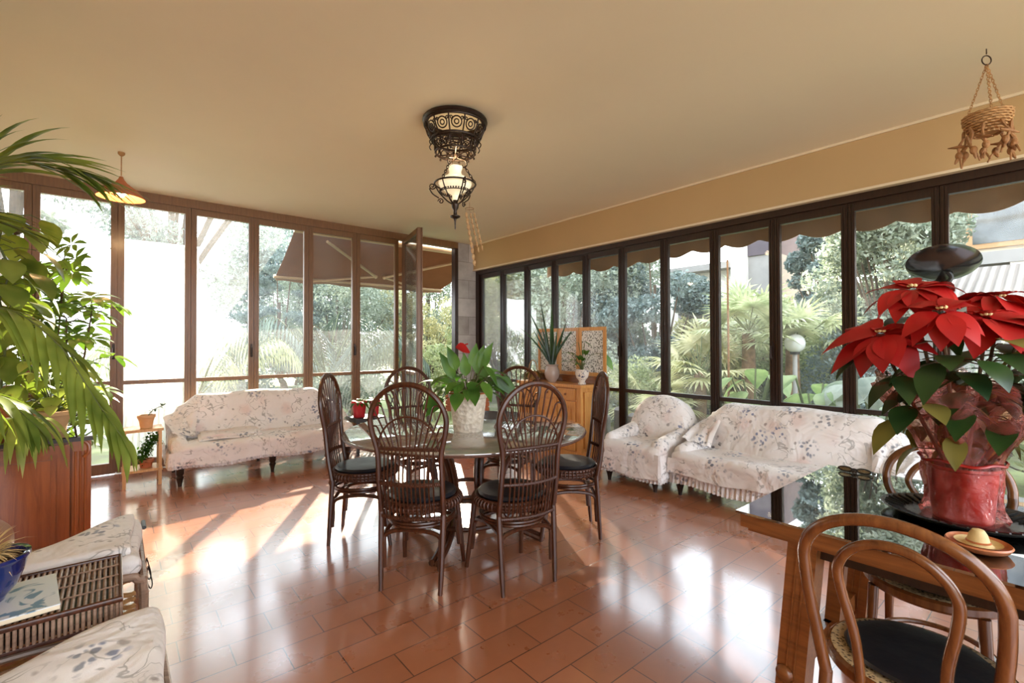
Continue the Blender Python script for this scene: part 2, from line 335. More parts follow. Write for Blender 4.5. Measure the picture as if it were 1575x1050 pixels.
class MB:
    def __init__(s): s.v = []; s.f = []
    def add(s, verts, faces):
        o = len(s.v); s.v += [tuple(map(float, p)) for p in verts]; s.f += [tuple(i+o for i in f) for f in faces]; return s
    def box(s, c, size, rz=0, rx=0, ry=0):
        hx, hy, hz = [d/2 for d in size]
        pts = [(-hx, -hy, -hz), (hx, -hy, -hz), (hx, hy, -hz), (-hx, hy, -hz), (-hx, -hy, hz), (hx, -hy, hz), (hx, hy, hz), (-hx, hy, hz)]
        m = Euler((rx, ry, rz)).to_matrix()
        pts = [tuple(m @ Vector(p) + Vector(c)) for p in pts]
        return s.add(pts, [(0, 3, 2, 1), (4, 5, 6, 7), (0, 1, 5, 4), (1, 2, 6, 5), (2, 3, 7, 6), (3, 0, 4, 7)])
    def mm(s, a, b):
        a = np.minimum(a, b), np.maximum(a, b)
        return s.box((a[0]+a[1])/2, a[1]-a[0])
    def bar(s, p0, p1, w, h=None, up=(0, 0, 1)):
        h = h or w; p0, p1 = vec(*p0), vec(*p1); d = norm(p1-p0)
        u = np.array(up, float)
        if abs(d @ u) > .98: u = vec(1, 0, 0)
        sd = norm(np.cross(d, u)); u = np.cross(sd, d)
        q = [p+sd*a*w/2+u*b*h/2 for p in (p0, p1) for a, b in ((-1, -1), (1, -1), (1, 1), (-1, 1))]
        return s.add(q, [(0, 1, 2, 3)[::-1], (4, 5, 6, 7), (0, 1, 5, 4), (1, 2, 6, 5), (2, 3, 7, 6), (3, 0, 4, 7)])
    def tube(s, pts, r, seg=8, closed=False, cap=True):
        pts = [np.asarray(p, float) for p in pts]; n = len(pts)
        rs = r if hasattr(r, '__len__') else [r]*n
        T = []
        for i in range(n):
            a = pts[(i-1) % n] if (closed or i > 0) else pts[i]; b = pts[(i+1) % n] if (closed or i < n-1) else pts[i]
            T.append(norm(b-a))
        ref = vec(0, 0, 1) if abs(T[0][2]) < .9 else vec(1, 0, 0)
        nrm = norm(np.cross(T[0], np.cross(ref, T[0])))
        V = []
        for i in range(n):
            nrm = norm(nrm - T[i]*(nrm @ T[i])); bn = np.cross(T[i], nrm)
            for k in range(seg):
                a = 2*PI*k/seg; V.append(pts[i]+(nrm*math.cos(a)+bn*math.sin(a))*rs[i])
        F = []
        for i in range(n if closed else n-1):
            j = (i+1) % n
            for k in range(seg):
                k2 = (k+1) % seg; F.append((i*seg+k, i*seg+k2, j*seg+k2, j*seg+k))
        if cap and not closed: F.append(tuple(range(seg))[::-1]); F.append(tuple((n-1)*seg+k for k in range(seg)))
        return s.add(V, F)
    def lathe(s, prof, seg=32, c=(0, 0, 0), cap0=False, cap1=False, wob=None):
        V = []
        for i, (r, z) in enumerate(prof):
            for k in range(seg):
                a = 2*PI*k/seg; rr = r*(wob(a, i) if wob else 1)
                V.append((c[0]+rr*math.cos(a), c[1]+rr*math.sin(a), c[2]+z))
        F = []
        for i in range(len(prof)-1):
            for k in range(seg):
                k2 = (k+1) % seg; F.append((i*seg+k, i*seg+k2, (i+1)*seg+k2, (i+1)*seg+k))
        if cap0: F.append(tuple(range(seg))[::-1])
        if cap1: F.append(tuple((len(prof)-1)*seg+k for k in range(seg)))
        return s.add(V, F)
    def ring(s, c, R_, r, seg=24, ts=8, nrm=(0, 0, 1)):
        n_ = norm(nrm); a = vec(1, 0, 0) if abs(n_[0]) < .9 else vec(0, 1, 0)
        u = norm(np.cross(n_, a)); w = np.cross(n_, u)
        return s.tube([vec(*c)+(u*math.cos(t)+w*math.sin(t))*R_ for t in np.linspace(0, 2*PI, seg, endpoint=False)], r, ts, True)
    def sphere(s, c, r, seg=12, rings=8, sc=(1, 1, 1)):
        V = []; F = []
        for i in range(rings+1):
            t = PI*i/rings
            for k in range(seg):
                a = 2*PI*k/seg; V.append((c[0]+r*sc[0]*math.sin(t)*math.cos(a), c[1]+r*sc[1]*math.sin(t)*math.sin(a), c[2]+r*sc[2]*math.cos(t)))
        for i in range(rings):
            for k in range(seg):
                k2 = (k+1) % seg; F.append((i*seg+k, (i+1)*seg+k, (i+1)*seg+k2, i*seg+k2))
        return s.add(V, F)
    def rbox(s, c, size, r, n=8, fn=None, rz=0):
        """rounded cushion-like box"""
        h = np.array(size, float)/2; V = []; F = []; idx = {}
        def vid(p):
            key = tuple(np.round(p, 5))
            if key not in idx: idx[key] = len(V); V.append(p)
            return idx[key]
        for ax in range(3):
            u, w = (ax+1) % 3, (ax+2) % 3
            for sg in (-1, 1):
                g = np.empty((n+1, n+1), int)
                for i in range(n+1):
                    for j in range(n+1):
                        p = np.zeros(3); p[ax] = sg; p[u] = -1+2*i/n; p[w] = -1+2*j/n
                        g[i, j] = vid(p)
                for i in range(n):
                    for j in range(n):
                        q = (g[i, j], g[i+1, j], g[i+1, j+1], g[i, j+1]); F.append(q if sg > 0 else q[::-1])
        out = []
        cz, sz = math.cos(rz), math.sin(rz)
        rr = np.minimum(r, h*.999)
        for p in V:
            q = p*h; core = np.clip(q, -(h-rr), h-rr); d = q-core
            e = d/rr; l = np.linalg.norm(e); m = np.max(np.abs(e))
            if l > 1e-9: d = e/l*m*rr
            q = core+d
            if fn is not None: q = fn(q, p)
            out.append((q[0]*cz-q[1]*sz+c[0], q[0]*sz+q[1]*cz+c[1], q[2]+c[2]))
        return s.add(out, F)
    def prism(s, outline, y0, y1, bevel=.0):
        """outline in (x,z), extruded along y with bevelled rims"""
        o = np.array(outline, float); n = len(o); cen = o.mean(0); V = []; F = []
        layers = [(y0, bevel), (y0+bevel*.3, bevel*.3), (y0+bevel, 0), (y1-bevel, 0), (y1-bevel*.3, bevel*.3), (y1, bevel)] if bevel else [(y0, 0), (y1, 0)]
        for y, ins in layers:
            for p in o:
                d = cen-p; L = np.linalg.norm(d); q = p+d/L*ins if L > 0 else p
                V.append((q[0], y, q[1]))
        for i in range(len(layers)-1):
            for k in range(n):
                k2 = (k+1) % n; F.append((i*n+k, i*n+k2, (i+1)*n+k2, (i+1)*n+k))
        F.append(tuple(range(n))[::-1]); F.append(tuple((len(layers)-1)*n+k for k in range(n)))
        return s.add(V, F)
    def leaf(s, base, d, up, L, W, droop=.2, n=5, fold=.15, peak=.45, twist=0):
        base = np.asarray(base, float); d = norm(d); sd = np.cross(d, up)
        sd = norm(sd) if np.linalg.norm(sd) > 1e-3 else norm(np.cross(d, (1, .1, 0)))
        V = []; F = []; p = base.copy(); cur = d.copy(); step = L/n
        for i in range(n+1):
            t = i/n
            w = W/2*(math.sin(PI*min(1, t**(math.log(.5)/math.log(peak)))))
            if i == 0: w = W*.06
            if i == n: w = W*.01
            uu = np.cross(sd, cur)
            a = sd*math.cos(twist*t)+uu*math.sin(twist*t)
            V += [p-a*w+uu*w*fold, p, p+a*w+uu*w*fold]
            cur = norm(cur+vec(0, 0, -1)*droop*2/n); p = p+cur*step
        for i in range(n):
            b = i*3; F += [(b, b+1, b+4, b+3), (b+1, b+2, b+5, b+4)]
        s.add(V, F); return p
    def diamond(s, c, d, sd, L, W):
        c = np.asarray(c, float); return s.add([c-d*L/2, c-sd*W/2, c+d*L/2, c+sd*W/2], [(0, 1, 2, 3)])
    def build(s, name, mat, parent=None, smooth=True, loc=None, rot=None):
        me = bpy.data.meshes.new(name); me.from_pydata(s.v, [], s.f); me.update()
        if smooth:
            me.polygons.foreach_set('use_smooth', [True]*len(me.polygons))
            try: me.set_sharp_from_angle(angle=R(38))
            except Exception: pass
        me.materials.append(M[mat] if isinstance(mat, str) else mat)
        o = bpy.data.objects.new(name, me); COL.objects.link(o)
        if parent is not None: o.parent = parent
        if loc is not None: o.location = loc
        if rot is not None: o.rotation_euler = rot
        return o

def spline(P, n):
    P = [np.asarray(p, float) for p in P]; m = len(P); out = []
    for j in range(n+1):
        t = j/n*(m-1); i = min(int(t), m-2); f = t-i
        p0 = P[max(i-1, 0)]; p1 = P[i]; p2 = P[i+1]; p3 = P[min(i+2, m-1)]
        out.append(.5*((2*p1)+(-p0+p2)*f+(2*p0-5*p1+4*p2-p3)*f*f+(-p0+3*p1-3*p2+p3)*f**3))
    return out

def tag(o, label, cat, group=None, kind=None):
    o['label'] = label
    if cat: o['category'] = cat
    if group: o['group'] = group
    if kind: o['kind'] = kind
    return o
def thing(name, label, cat, loc=(0, 0, 0), rz=0, group=None, kind=None):
    o = bpy.data.objects.new(name, None); COL.objects.link(o); o.empty_display_size = .1
    o.location = loc; o.rotation_euler = (0, 0, rz); return tag(o, label, cat, group, kind)
def copy_tree(o, parent=None):
    c = o.copy(); COL.objects.link(c)
    if parent is not None: c.parent = parent
    for ch in list(o.children): copy_tree(ch, c)
    return c
def dup(src, loc, rz, label, group=None):
    c = copy_tree(src); c.location = loc; c.rotation_euler = (0, 0, rz); c['label'] = label
    if group: c['group'] = group
    return c

# ------------------------------------------------------------------ camera, world, light
cam = bpy.data.cameras.new('camera'); co = bpy.data.objects.new('camera', cam); COL.objects.link(co); SC.camera = co
cam.sensor_width = 36; cam.lens = 729/1575*36; cam.shift_y = -5/1575; cam.clip_start = .05; cam.clip_end = 200
yaw, pit, rol = R(39.92), R(.7), R(-.14)
fw = Vector((math.sin(yaw)*math.cos(pit), math.cos(yaw)*math.cos(pit), math.sin(pit)))
rt = Vector((math.cos(yaw), -math.sin(yaw), 0)); up = rt.cross(fw)
r2 = rt*math.cos(rol)+up*math.sin(rol); u2 = -rt*math.sin(rol)+up*math.cos(rol)
mw = Matrix((( r2.x, u2.x, -fw.x, 0), (r2.y, u2.y, -fw.y, 0), (r2.z, u2.z, -fw.z, 1.35), (0, 0, 0, 1)))
co.matrix_world = mw

w = bpy.data.worlds.new('sky'); SC.world = w; w.use_nodes = True
nt = w.node_tree; nt.nodes.clear()
wo = nt.nodes.new('ShaderNodeOutputWorld'); bg = nt.nodes.new('ShaderNodeBackground')
tc = nt.nodes.new('ShaderNodeTexCoord'); sx = nt.nodes.new('ShaderNodeSeparateXYZ'); rp = nt.nodes.new('ShaderNodeValToRGB')
nt.links.new(tc.outputs['Generated'], sx.inputs[0]); nt.links.new(sx.outputs['Z'], rp.inputs['Fac'])
e = rp.color_ramp.elements; e[0].position = 0; e[0].color = (.93, .96, 1.0, 1); e[1].position = .6; e[1].color = (.76, .87, 1.0, 1)
nt.links.new(rp.outputs['Color'], bg.inputs['Color']); bg.inputs['Strength'].default_value = 2.5
nt.links.new(bg.outputs[0], wo.inputs[0])

SUN_AZ, SUN_EL = R(30.5), R(23)
sl = bpy.data.lights.new('sun', 'SUN'); sl.energy = 9.0; sl.angle = R(.6); sl.color = (1, .88, .70)
so = bpy.data.objects.new('sun', sl); COL.objects.link(so)
so.rotation_euler = Vector((-math.sin(SUN_AZ)*math.cos(SUN_EL), -math.cos(SUN_AZ)*math.cos(SUN_EL), -math.sin(SUN_EL))).to_track_quat('-Z', 'Y').to_euler()
so.location = (10, 20, 12)

vs = SC.view_settings; vs.view_transform = 'Standard'; vs.look = 'None'; vs.gamma = 1.0; vs.exposure = 1.45; vs.use_curve_mapping = False
cy = SC.cycles; cy.use_denoising = True; cy.max_bounces = 10; cy.diffuse_bounces = 5; cy.glossy_bounces = 4; cy.transmission_bounces = 6; cy.transparent_max_bounces = 24
cy.sample_clamp_indirect = 6; cy.caustics_reflective = False; cy.caustics_refractive = False

# ------------------------------------------------------------------ room shell
H = 3.0; XE = 4.65; YN = 6.5; XW = -1.75; YS = -2.2
def struct(name, mb, mat, label, smooth=False):
    return tag(mb.build(name, mat, None, smooth), label, None, None, 'structure')
struct('floor', MB().mm((XW-.1, YS-.1, -.12), (XE+.1, YN+.1, 0)), 'floor', 'terracotta tile floor laid in a running bond')
struct('ceiling', MB().mm((XW-.1, YS-.1, H), (XE+.35, YN+.15, H+.15)), 'ceiling_paint', 'smooth tan plastered ceiling')
struct('wall_left', MB().mm((XW-.15, YS, 0), (XW, YN+.1, H)), 'plaster', 'plain tan wall behind the palm')
struct('wall_back', MB().mm((XW, YN-.05, 0), (-1.26, YN+.1, H)), 'wallwood', 'narrow wood panelled wall beside the far windows')
# dropped beam above the east windows
struct('wall_right', MB().mm((4.57, YS, 2.585), (4.98, 6.47, H)).mm((4.60, YS, 0), (4.75, -.52, 2.585)), 'plaster', 'tan beam above the long row of windows')
struct('trim_1', MB().mm((4.555, YS, 2.565), (4.62, 6.47, 2.585)), 'cap_white', 'white lip under the beam')
struct('trim_2', MB().mm((4.555, YS, 2.982), (4.58, 6.47, 3.0)), 'cap_white', 'thin cream strip where beam meets ceiling')
struct('column', MB().mm((4.262, 6.46, 0), (4.66, 6.57, H)), 'stone', 'grey stone clad corner pillar between the two window walls')
struct('trim_3', MB().mm((-1.26, 6.45, 2.905), (4.262, 6.56, H)), 'far_wood', 'brown head rail over the far windows')
struct('trim_4', MB().mm((4.2, 6.45, 0), (4.262, 6.55, 2.905)), 'dark_wood', 'dark door post beside the stone pillar')
struct('trim_5', MB().mm((4.615, -.52, 2.505), (4.72, 6.46, 2.567)), 'dark_wood', 'dark head rail over the east windows')
struct('trim_6', MB().mm((4.615, 6.372, 0), (4.72, 6.46, 2.505)), 'dark_wood', 'dark window post against the stone pillar')

def panel(name, W, zt, tr0, tr1, st, mat, loc, rz, label, handle=None, bottom=.12, gl='glass'):
    """folding glazed leaf in local x (width), z (height); handle = side"""
    t = thing(name, label, None, loc, rz, None, 'structure')
    b = MB(); d = .05; e = .002; top = zt-.07
    b.mm((-.016, d/2-.004, .012), (.016, d/2+.01, zt)).mm((W-.016, d/2-.002, .014), (W+.016, d/2+.012, zt-.002))
    b.mm((e, -d/2, .01), (st, d/2, zt)).mm((W-st, -d/2, .01), (W-e, d/2, zt))
    b.mm((st, -d/2, top), (W-st, d/2, zt)).mm((st, -d/2, .01), (W-st, d/2, bottom)).mm((st, -d/2, tr0), (W-st, d/2, tr1))
    k = .012
    for x in (e+.012, st-.016, W-st+.006, W-e-.022): b.mm((x, -d/2-.008, .02), (x+.01, -d/2, zt-.012))
    b.build('frame', mat, t, False)
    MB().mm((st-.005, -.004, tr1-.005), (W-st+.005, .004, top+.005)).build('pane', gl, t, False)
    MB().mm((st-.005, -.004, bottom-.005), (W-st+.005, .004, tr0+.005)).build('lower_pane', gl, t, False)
    if handle is not None:
        x = st*.5 if handle == 'l' else W-st*.5
        hb = MB().mm((x-.011, -d/2-.018, 1.20), (x+.011, -d/2, 1.36)).tube([(x, -d/2-.012, 1.32), (x, -d/2-.04, 1.32), (x, -d/2-.045, 1.22)], .008, 8)
        hb.sphere((x, -d/2-.03, 1.215), .014)
        hb.build('handle', 'iron', t)
    return t
XL = [-1.26, -.625, .012, .655, 1.298, 1.94, 2.582, 3.225]
nm = 0
desc = ['behind the climbing plants at far left', 'behind the leafy pot plants, left of the first lit post', 'behind the small wooden stand', 'behind the left half of the left sofa', 'behind the right half of the left sofa', 'behind the side-on wicker chair', 'next to the open glass door']
for i in range(7):
    nm += 1
    panel('window_%d' % nm, XL[i+1]-XL[i], 2.905, .93, .972, .056, 'far_wood', (XL[i], 6.5, 0), 0, 'tall brown framed glazed panel '+desc[i], {1: 'r', 3: 'r', 5: 'r'}.get(i), .12, 'glare_glass' if i < 4 else 'glass')
for i in range(12):
    nm += 1
    y0 = .645+.5717*(i-2); y1 = y0+.5717
    # local x runs towards -Y so the room face is local -y -> world -X
    lab = ['beyond the right edge of the dining table', 'behind the hanging basket', 'behind the poinsettia', 'left of the red poinsettia, above the sofa', 'above the middle of the right sofa', 'above the left end of the right sofa', 'between the armchair and the right sofa', 'behind the armchair', 'behind the striped leaf plant, right of the framed panels', 'behind the framed flower panels', 'left of the framed flower panels', 'nearest the stone pillar'][i]
    panel('window_%d' % nm, .5717, 2.505, .775, .815, .047, 'dark_wood', (4.668, y1, 0), R(-90), 'dark framed tall glazed panel '+lab, {4: 'r', 7: 'r', 2: 'r'}.get(i))
# open door leaf, hinged at the left of the opening, swung into the room
d = panel('door_1', .90, 2.90, .93, .972, .06, 'far_wood', (3.30, 6.46, 0), R(-104), 'open glass door leaf swung into the room', None)

# ------------------------------------------------------------------ wicker dining chairs
def yb(z): return -.185-.075*max(0, z-.45)/.68-.0*z      # lean of the chair back
def hoop_pts():
    P = []
    prof = [(.168, .0), (.172, .2), (.178, .42), (.180, .58), (.178, .70), (.183, .78), (.203, .86), (.214, .93)]
    for x, z in prof: P.append((x, z))
    for a in np.linspace(0, PI, 15)[1:-1]: P.append((.214*math.cos(a), .93+.205*math.sin(a)))
    for x, z in prof[::-1]: P.append((-x, z))
    return P
def ylow(z): return -.17-.03*max(0, .45-z)/.45 if z < .45 else yb(z)
def make_wicker():
    t = thing('wicker_dining_chair', '', 'chair')
    hp = hoop_pts()
    up_ = [(x, ylow(z), z) for x, z in hp if z >= .40]
    MB().tube(spline(up_, 70), .0155, 8).build('back_frame', 'rattan', t)
    for sx in (1, -1):
        MB().tube(spline([(sx*.178, ylow(.44), .44), (sx*.174, ylow(.2), .2), (sx*.168, -.20, 0.0)], 8), [.0165]*4+[.015]*3+[.0125]*2, 8).build('leg', 'rattan', t)
        MB().tube(spline([(sx*.165, .15, .44), (sx*.180, .185, .2), (sx*.192, .215, 0.0)], 8), [.0165]*4+[.015]*3+[.0125]*2, 8).build('leg', 'rattan', t)
    # fan of ribs with petal loops
    sp = MB(); fan = MB()
    def bow(x, z): return ylow(z) - .045*max(0, 1-(x/.18)**2)*min(1, max(0, (.86-z)/.25)) if z < .86 else ylow(z)
    npet = 7
    for i in range(npet):
        c = (i-(npet-1)/2)/((npet-1)/2)             # -1..1
        ang = c*1.15
        xb = c*.135
        # petal outer point on hoop
        hx = .204*math.sin(c*1.5)*1.0; hz = .93+.196*math.cos(c*1.5) if abs(c) < .99 else .93
        if abs(c) > .8: hx = .198*np.sign(c); hz = .905
        elif abs(c) > .5: hz -= .015
        dirx, dirz = norm((hx-xb, hz-.785)); px_, pz_ = -dirz, dirx
        L = math.hypot(hx-xb, hz-.785); wd = .018 if abs(c) > .8 else .0235
        pts = []
        for s_ in (1, -1):
            seg = []
            for k in np.linspace(0, 1, 7):
                ww = (.008+(wd-.008)*k)
                seg.append((xb+dirx*(L-wd)*k+px_*s_*ww, .785+dirz*(L-wd)*k+pz_*s_*ww))
            pts += seg if s_ == 1 else seg[::-1]
            if s_ == 1:
                for a in np.linspace(0, PI, 7)[1:-1]:
                    pts.append((xb+dirx*((L-wd)+wd*math.sin(a))+px_*wd*math.cos(a), .785+dirz*((L-wd)+wd*math.sin(a))+pz_*wd*math.cos(a)))
        fan.tube([(x, bow(x, z)+.0, z) for x, z in pts], .0052, 6)
    fan.build('back_fan', 'rattan', t)
    MB().tube([(.168*math.cos(a), bow(.168*math.cos(a), .79+.17*math.sin(a))-.006, .79+.17*math.sin(a)) for a in np.linspace(-.05, PI+.05, 26)], .0058, 7).build('inner_arch', 'rattan', t)
    for i in range(13):
        x = -.138+.276*i/12
        sp.tube(spline([(x*.98, bow(x, .40), .40), (x, bow(x, .60)-.006, .60), (x*1.0, bow(x, .785), .785)], 8), .0048, 6)
    sp.build('back_spindles', 'rattan', t)
    for z, rr in ((.785, .010), (.595, .010), (.405, .010)):
        m = MB()
        path = [(x, bow(x, z)-.002, z) for x in np.linspace(-.178, .178, 17)]
        m.tube(path, rr*.75, 7)
        for k in range(34):
            x = -.168+.336*k/33; y = bow(x, z)-.002
            m.ring((x, y, z), rr*1.05, .0034, 7, 4, (1, .0, .25))
        m.build('binding', 'rattan_wrap', t)
    # seat: rolled rattan rim, woven deck, cushion
    st = MB()
    for k, (r_, z) in enumerate(((.205, .435), (.212, .455), (.208, .473))): st.ring((0, .0, z), r_, .011, 40, 7)
    for k in range(56):
        a = 2*PI*k/56; st.ring((.210*math.cos(a), .210*math.sin(a), .455), .024, .0042, 9, 4, (-math.sin(a), math.cos(a), 0))
    st.build('seat', 'rattan_wrap', t)
    MB().lathe([(0.001, .468), (.17, .468), (.197, .455), (.197, .44), (.001, .44)], 32).build('seat_deck', 'rattan', t)
    def wob(a, i): return 1+.015*math.sin(5*a+i)
    MB().lathe([(.001, .476), (.16, .474), (.192, .480), (.200, .492), (.188, .506), (.12, .512), (.05, .508), (.001, .507)], 36, wob=wob).build('cushion', 'black_cushion', t)
    rg = MB()
    for z, r_ in ((.372, .188), (.352, .182)): rg.tube([(r_*math.cos(a), -.01+r_*1.02*math.sin(a), z) for a in np.linspace(0, 2*PI, 40, endpoint=False)], .0095, 7, True)
    rg.build('stretcher', 'rattan', t)
    L = {'f': ((.170, .172), (.185, .199)), 'b': ((.172, -.186), (.170, -.194))}
    def legp(sx, sy, z):
        if sy > 0: return vec(sx*(.165+.027*(1-z/.44)), .15+.065*(1-z/.44), z)
        return vec(sx*(.178-.010*(1-z/.44)), -.17-.03*(1-z/.44), z)
    cs = [(1, 1), (-1, 1), (-1, -1), (1, -1)]
    for i in range(4):
        a, b = cs[i], cs[(i+1) % 4]
        p = [legp(*a, .12), legp(*a, .22), legp(*a, .285), legp(*a, .315)*.85+legp(*b, .315)*.15, legp(*a, .325)*.5+legp(*b, .325)*.5, legp(*b, .315)*.85+legp(*a, .315)*.15, legp(*b, .285), legp(*b, .22), legp(*b, .12)]
        ctr = vec(0, -.0, 0)
        q = []
        for pt in p:
            dd = norm(vec(ctr[0]-pt[0], ctr[1]-pt[1], 0)); q.append(pt+dd*.018)
        MB().tube(spline(q, 28), [.0125 if 3 < k < 25 else .014 for k in range(29)], 7).build('brace', 'rattan', t)
    return t
TC = vec(1.953, 2.844)
chair_pos = [(1.237, 2.345, math.atan2(.663, .747), 'left of the two wicker chairs with backs to us before the round table'),
             (1.762, 1.957, math.atan2(.985, .17), 'right of the two wicker chairs with backs to us before the round table'),
             (1.205, 3.388, math.atan2(-.544, .748), 'wicker dining chair seen side-on at the left end of the round table'),
             (2.686, 2.271, math.atan2(.573, -.733), 'wicker dining chair seen side-on at the right end of the round table'),
             (2.04, 3.87, math.atan2(-1.03, -.08), 'wicker dining chair behind the round table, left of the potted plant'),
             (2.82, 3.31, math.atan2(-.46, -.88), 'wicker dining chair behind the round table, in front of the pine cabinet')]
proto = make_wicker()
for i, (x, y, a, lab) in enumerate(chair_pos):
    # (x,y) is the middle of the rear feet; local rear feet sit at y=-.2, chair faces local +y
    cx, cyy = x+.2*math.cos(a), y+.2*math.sin(a)
    if i == 0:
        o = proto; o.location = (cx, cyy, 0); o.rotation_euler = (0, 0, a-PI/2); o['label'] = lab; o['group'] = 'wicker chairs around the round table'
    else: dup(proto, (cx, cyy, 0), a-PI/2, lab)

# ------------------------------------------------------------------ round table
t = thing('round_dining_table', 'round stone-topped table on a bent rattan base in mid room', 'table', (TC[0], TC[1], 0))
MB().lathe([(.001, .722), (.80, .722), (.838, .728), (.848, .738), (.846, .748), (.835, .752), (.001, .752)], 96).build('tabletop', 'marble', t)
MB().ring((0, 0, .736), .846, .0085, 96, 8).build('rim', 'rattan_wrap', t)
for k in range(4):
    a = R(35+90*k); u = vec(math.cos(a), math.sin(a), 0)
    for off in (-.022, .022):
        wv = vec(-u[1], u[0], 0)*off
    m = MB()
    for off in (-.02, .02):
        wv = vec(-u[1], u[0], 0)*off
        m.tube(spline([u*.50+wv+vec(0, 0, .71), u*.40+wv+vec(0, 0, .66), u*.27+wv+vec(0, 0, .45), u*.26+wv+vec(0, 0, .25), u*.36+wv+vec(0, 0, .09), u*.52+wv+vec(0, 0, .022), u*.56+wv+vec(0, 0, .02)], 24), .02, 8)
    m.build('leg', 'rattan', t)
    MB().tube(spline([u*.56+vec(0, 0, .70), u*.34+vec(0, 0, .62), u*.22+vec(0, 0, .70)], 10), .013, 7).build('brace', 'rattan', t)
rg = MB()
rg.ring((0, 0, .14), .33, .016, 48, 8).ring((0, 0, .30), .255, .016, 40, 8).ring((0, 0, .69), .45, .018, 48, 8)
rg.build('ring_stretcher', 'rattan', t)

# ------------------------------------------------------------------ plants
def plant_leaf(mb, st, root, tip, L, W, up=(0, 0, 1), droop=.25, out=None, r=.003, n=6, fold=.12, peak=.4, sag=.0):
    """a stalk from root to tip carrying one blade"""
    root, tip = vec(*root), vec(*tip); mid = (root+tip)/2+vec(0, 0, .25*np.linalg.norm(tip-root)*.4)
    pts = spline([root, mid, tip], 7); st.tube(pts, r, 5)
    d = out if out is not None else norm(pts[-1]-pts[-3])+vec(0, 0, -sag)
    mb.leaf(tip, d, up, L, W, droop, n, fold, peak)
def pot_profile(r0, r1, h, th=.012): return [(.001, .0), (r0, 0), (r0+(r1-r0)*.5, h*.5), (r1, h-.03), (r1+.008, h-.026), (r1+.008, h), (r1-th, h), (r1-th-.004, h-.05)]

# anthurium on the round table
t = thing('potted_anthurium', 'green leafy plant with one red flower in a textured white pot on the round table', 'plant', (1.879, 2.722, .7525))
MB().lathe([(.001, 0), (.098, 0), (.101, .01), (.126, .225), (.136, .232), (.138, .255), (.126, .262), (.118, .255), (.115, .20)], 48).build('pot', 'relief', t)
MB().ring((0, 0, .262), .130, .006, 40, 7).build('pot_rim', 'terracotta', t)
MB().lathe([(.001, .245), (.118, .24)], 24).build('soil', 'soil', t)
lf = MB(); st = MB(); rr = random.Random(3)
for i in range(30):
    a = 2*PI*i*.618; el = rr.uniform(.2, 1.25); Ls = rr.uniform(.10, .24)
    tip = vec(math.cos(a)*math.cos(el)*Ls*1.25, math.sin(a)*math.cos(el)*Ls*1.25, .24+math.sin(el)*Ls)
    o_ = norm(vec(math.cos(a), math.sin(a), rr.uniform(-.8, .35)))
    plant_leaf(lf, st, (.03*math.cos(a), .03*math.sin(a), .24), tip, rr.uniform(.13, .19), rr.uniform(.065, .095), (0, 0, 1), rr.uniform(.3, .7), o_, .003, 6, .18, .33)
# long leaves seen to left and right of the pot
cr = vec(.767, -.642, 0)
for sx, h, L in ((-.13, .40, .20), (-.10, .46, .17), (-.02, .42, .15), (.07, .44, .19), (.11, .46, .2), (.20, .42, .19), (.26, .40, .17), (-.21, .26, .17), (-.26, .28, .14), (.04, .48, .16)):
    plant_leaf(lf, st, (0, 0, .24), tuple(cr*sx*.8+vec(-.02, -.03, h-.04)), L*1.05, .08, (-.6, -.75, .1), .45, norm(cr*sx*1.2+vec(0, 0, .55 if abs(sx) < .16 else -.1)), .003, 7, .12, .35)
for sx, h, L in ((-.13, .38, .18), (.10, .42, .18), (.19, .38, .18), (.24, .34, .17)):
    plant_leaf(lf, st, (0, 0, .24), tuple(cr*sx*.75+vec(0, 0, h-.06)), L, .085, (-.5, -.8, .3), .9, norm(cr*sx*.6+vec(0, 0, .12)), .003, 7, .15, .35)
lf.build('leaves', 'anth_leaf', t); st.build('stalks', 'stem_green', t)
fl = MB(); fs = MB()
fs.tube(spline([(0, 0, .24), tuple(cr*-.03+vec(0, 0, .42)), tuple(cr*-.035+vec(0, 0, .585))], 8), .0025, 5)
fl.leaf(cr*-.085+vec(-.02, -.03, .575), cr+vec(0, 0, .2), (-.5, -.6, .6), .11, .085, .5, 6, .2, .45)
fl.tube([tuple(cr*-.035+vec(0, 0, .59)), tuple(cr*.0+vec(0, 0, .60))], .005, 6)
f_ = fl.build('flower', 'bract', t); tag(f_, 'red waxy flower', None); fs.build('flower_stalk', 'stem_green', t)

# ------------------------------------------------------------------ slip-covered sofas
def outline_round(P, r=.06, k=5):
    out = []; n = len(P)
    for i in range(n):
        p = vec(*P[i]); a = vec(*P[i-1]); b = vec(*P[(i+1) % n])
        da, db = norm(a-p), norm(b-p); ra = min(r, np.linalg.norm(a-p)*.45, np.linalg.norm(b-p)*.45)
        s_, e_ = p+da*ra, p+db*ra
        for t in np.linspace(0, 1, k): out.append((1-t)**2*s_+2*t*(1-t)*p+t*t*e_)
    # resample long edges
    res = []
    for i in range(len(out)):
        a, b = out[i], out[(i+1) % len(out)]; m = max(1, int(np.linalg.norm(b-a)/.06))
        for q in range(m): res.append(a+(b-a)*q/m)
    return res
def patch(mb, A, B, C, D_, nu=14, nv=10, fn=None):
    A, B, C, D_ = map(lambda p: vec(*p), (A, B, C, D_)); V = []; F = []
    for i in range(nu+1):
        for j in range(nv+1):
            u, v = i/nu, j/nv
            p = A*(1-u)*(1-v)+B*u*(1-v)+C*u*v+D_*(1-u)*v
            if fn: p = p+fn(u, v)
            V.append(p)
    for i in range(nu):
        for j in range(nv): F.append((i*(nv+1)+j, (i+1)*(nv+1)+j, (i+1)*(nv+1)+j+1, i*(nv+1)+j+1))
    return mb.add(V, F)
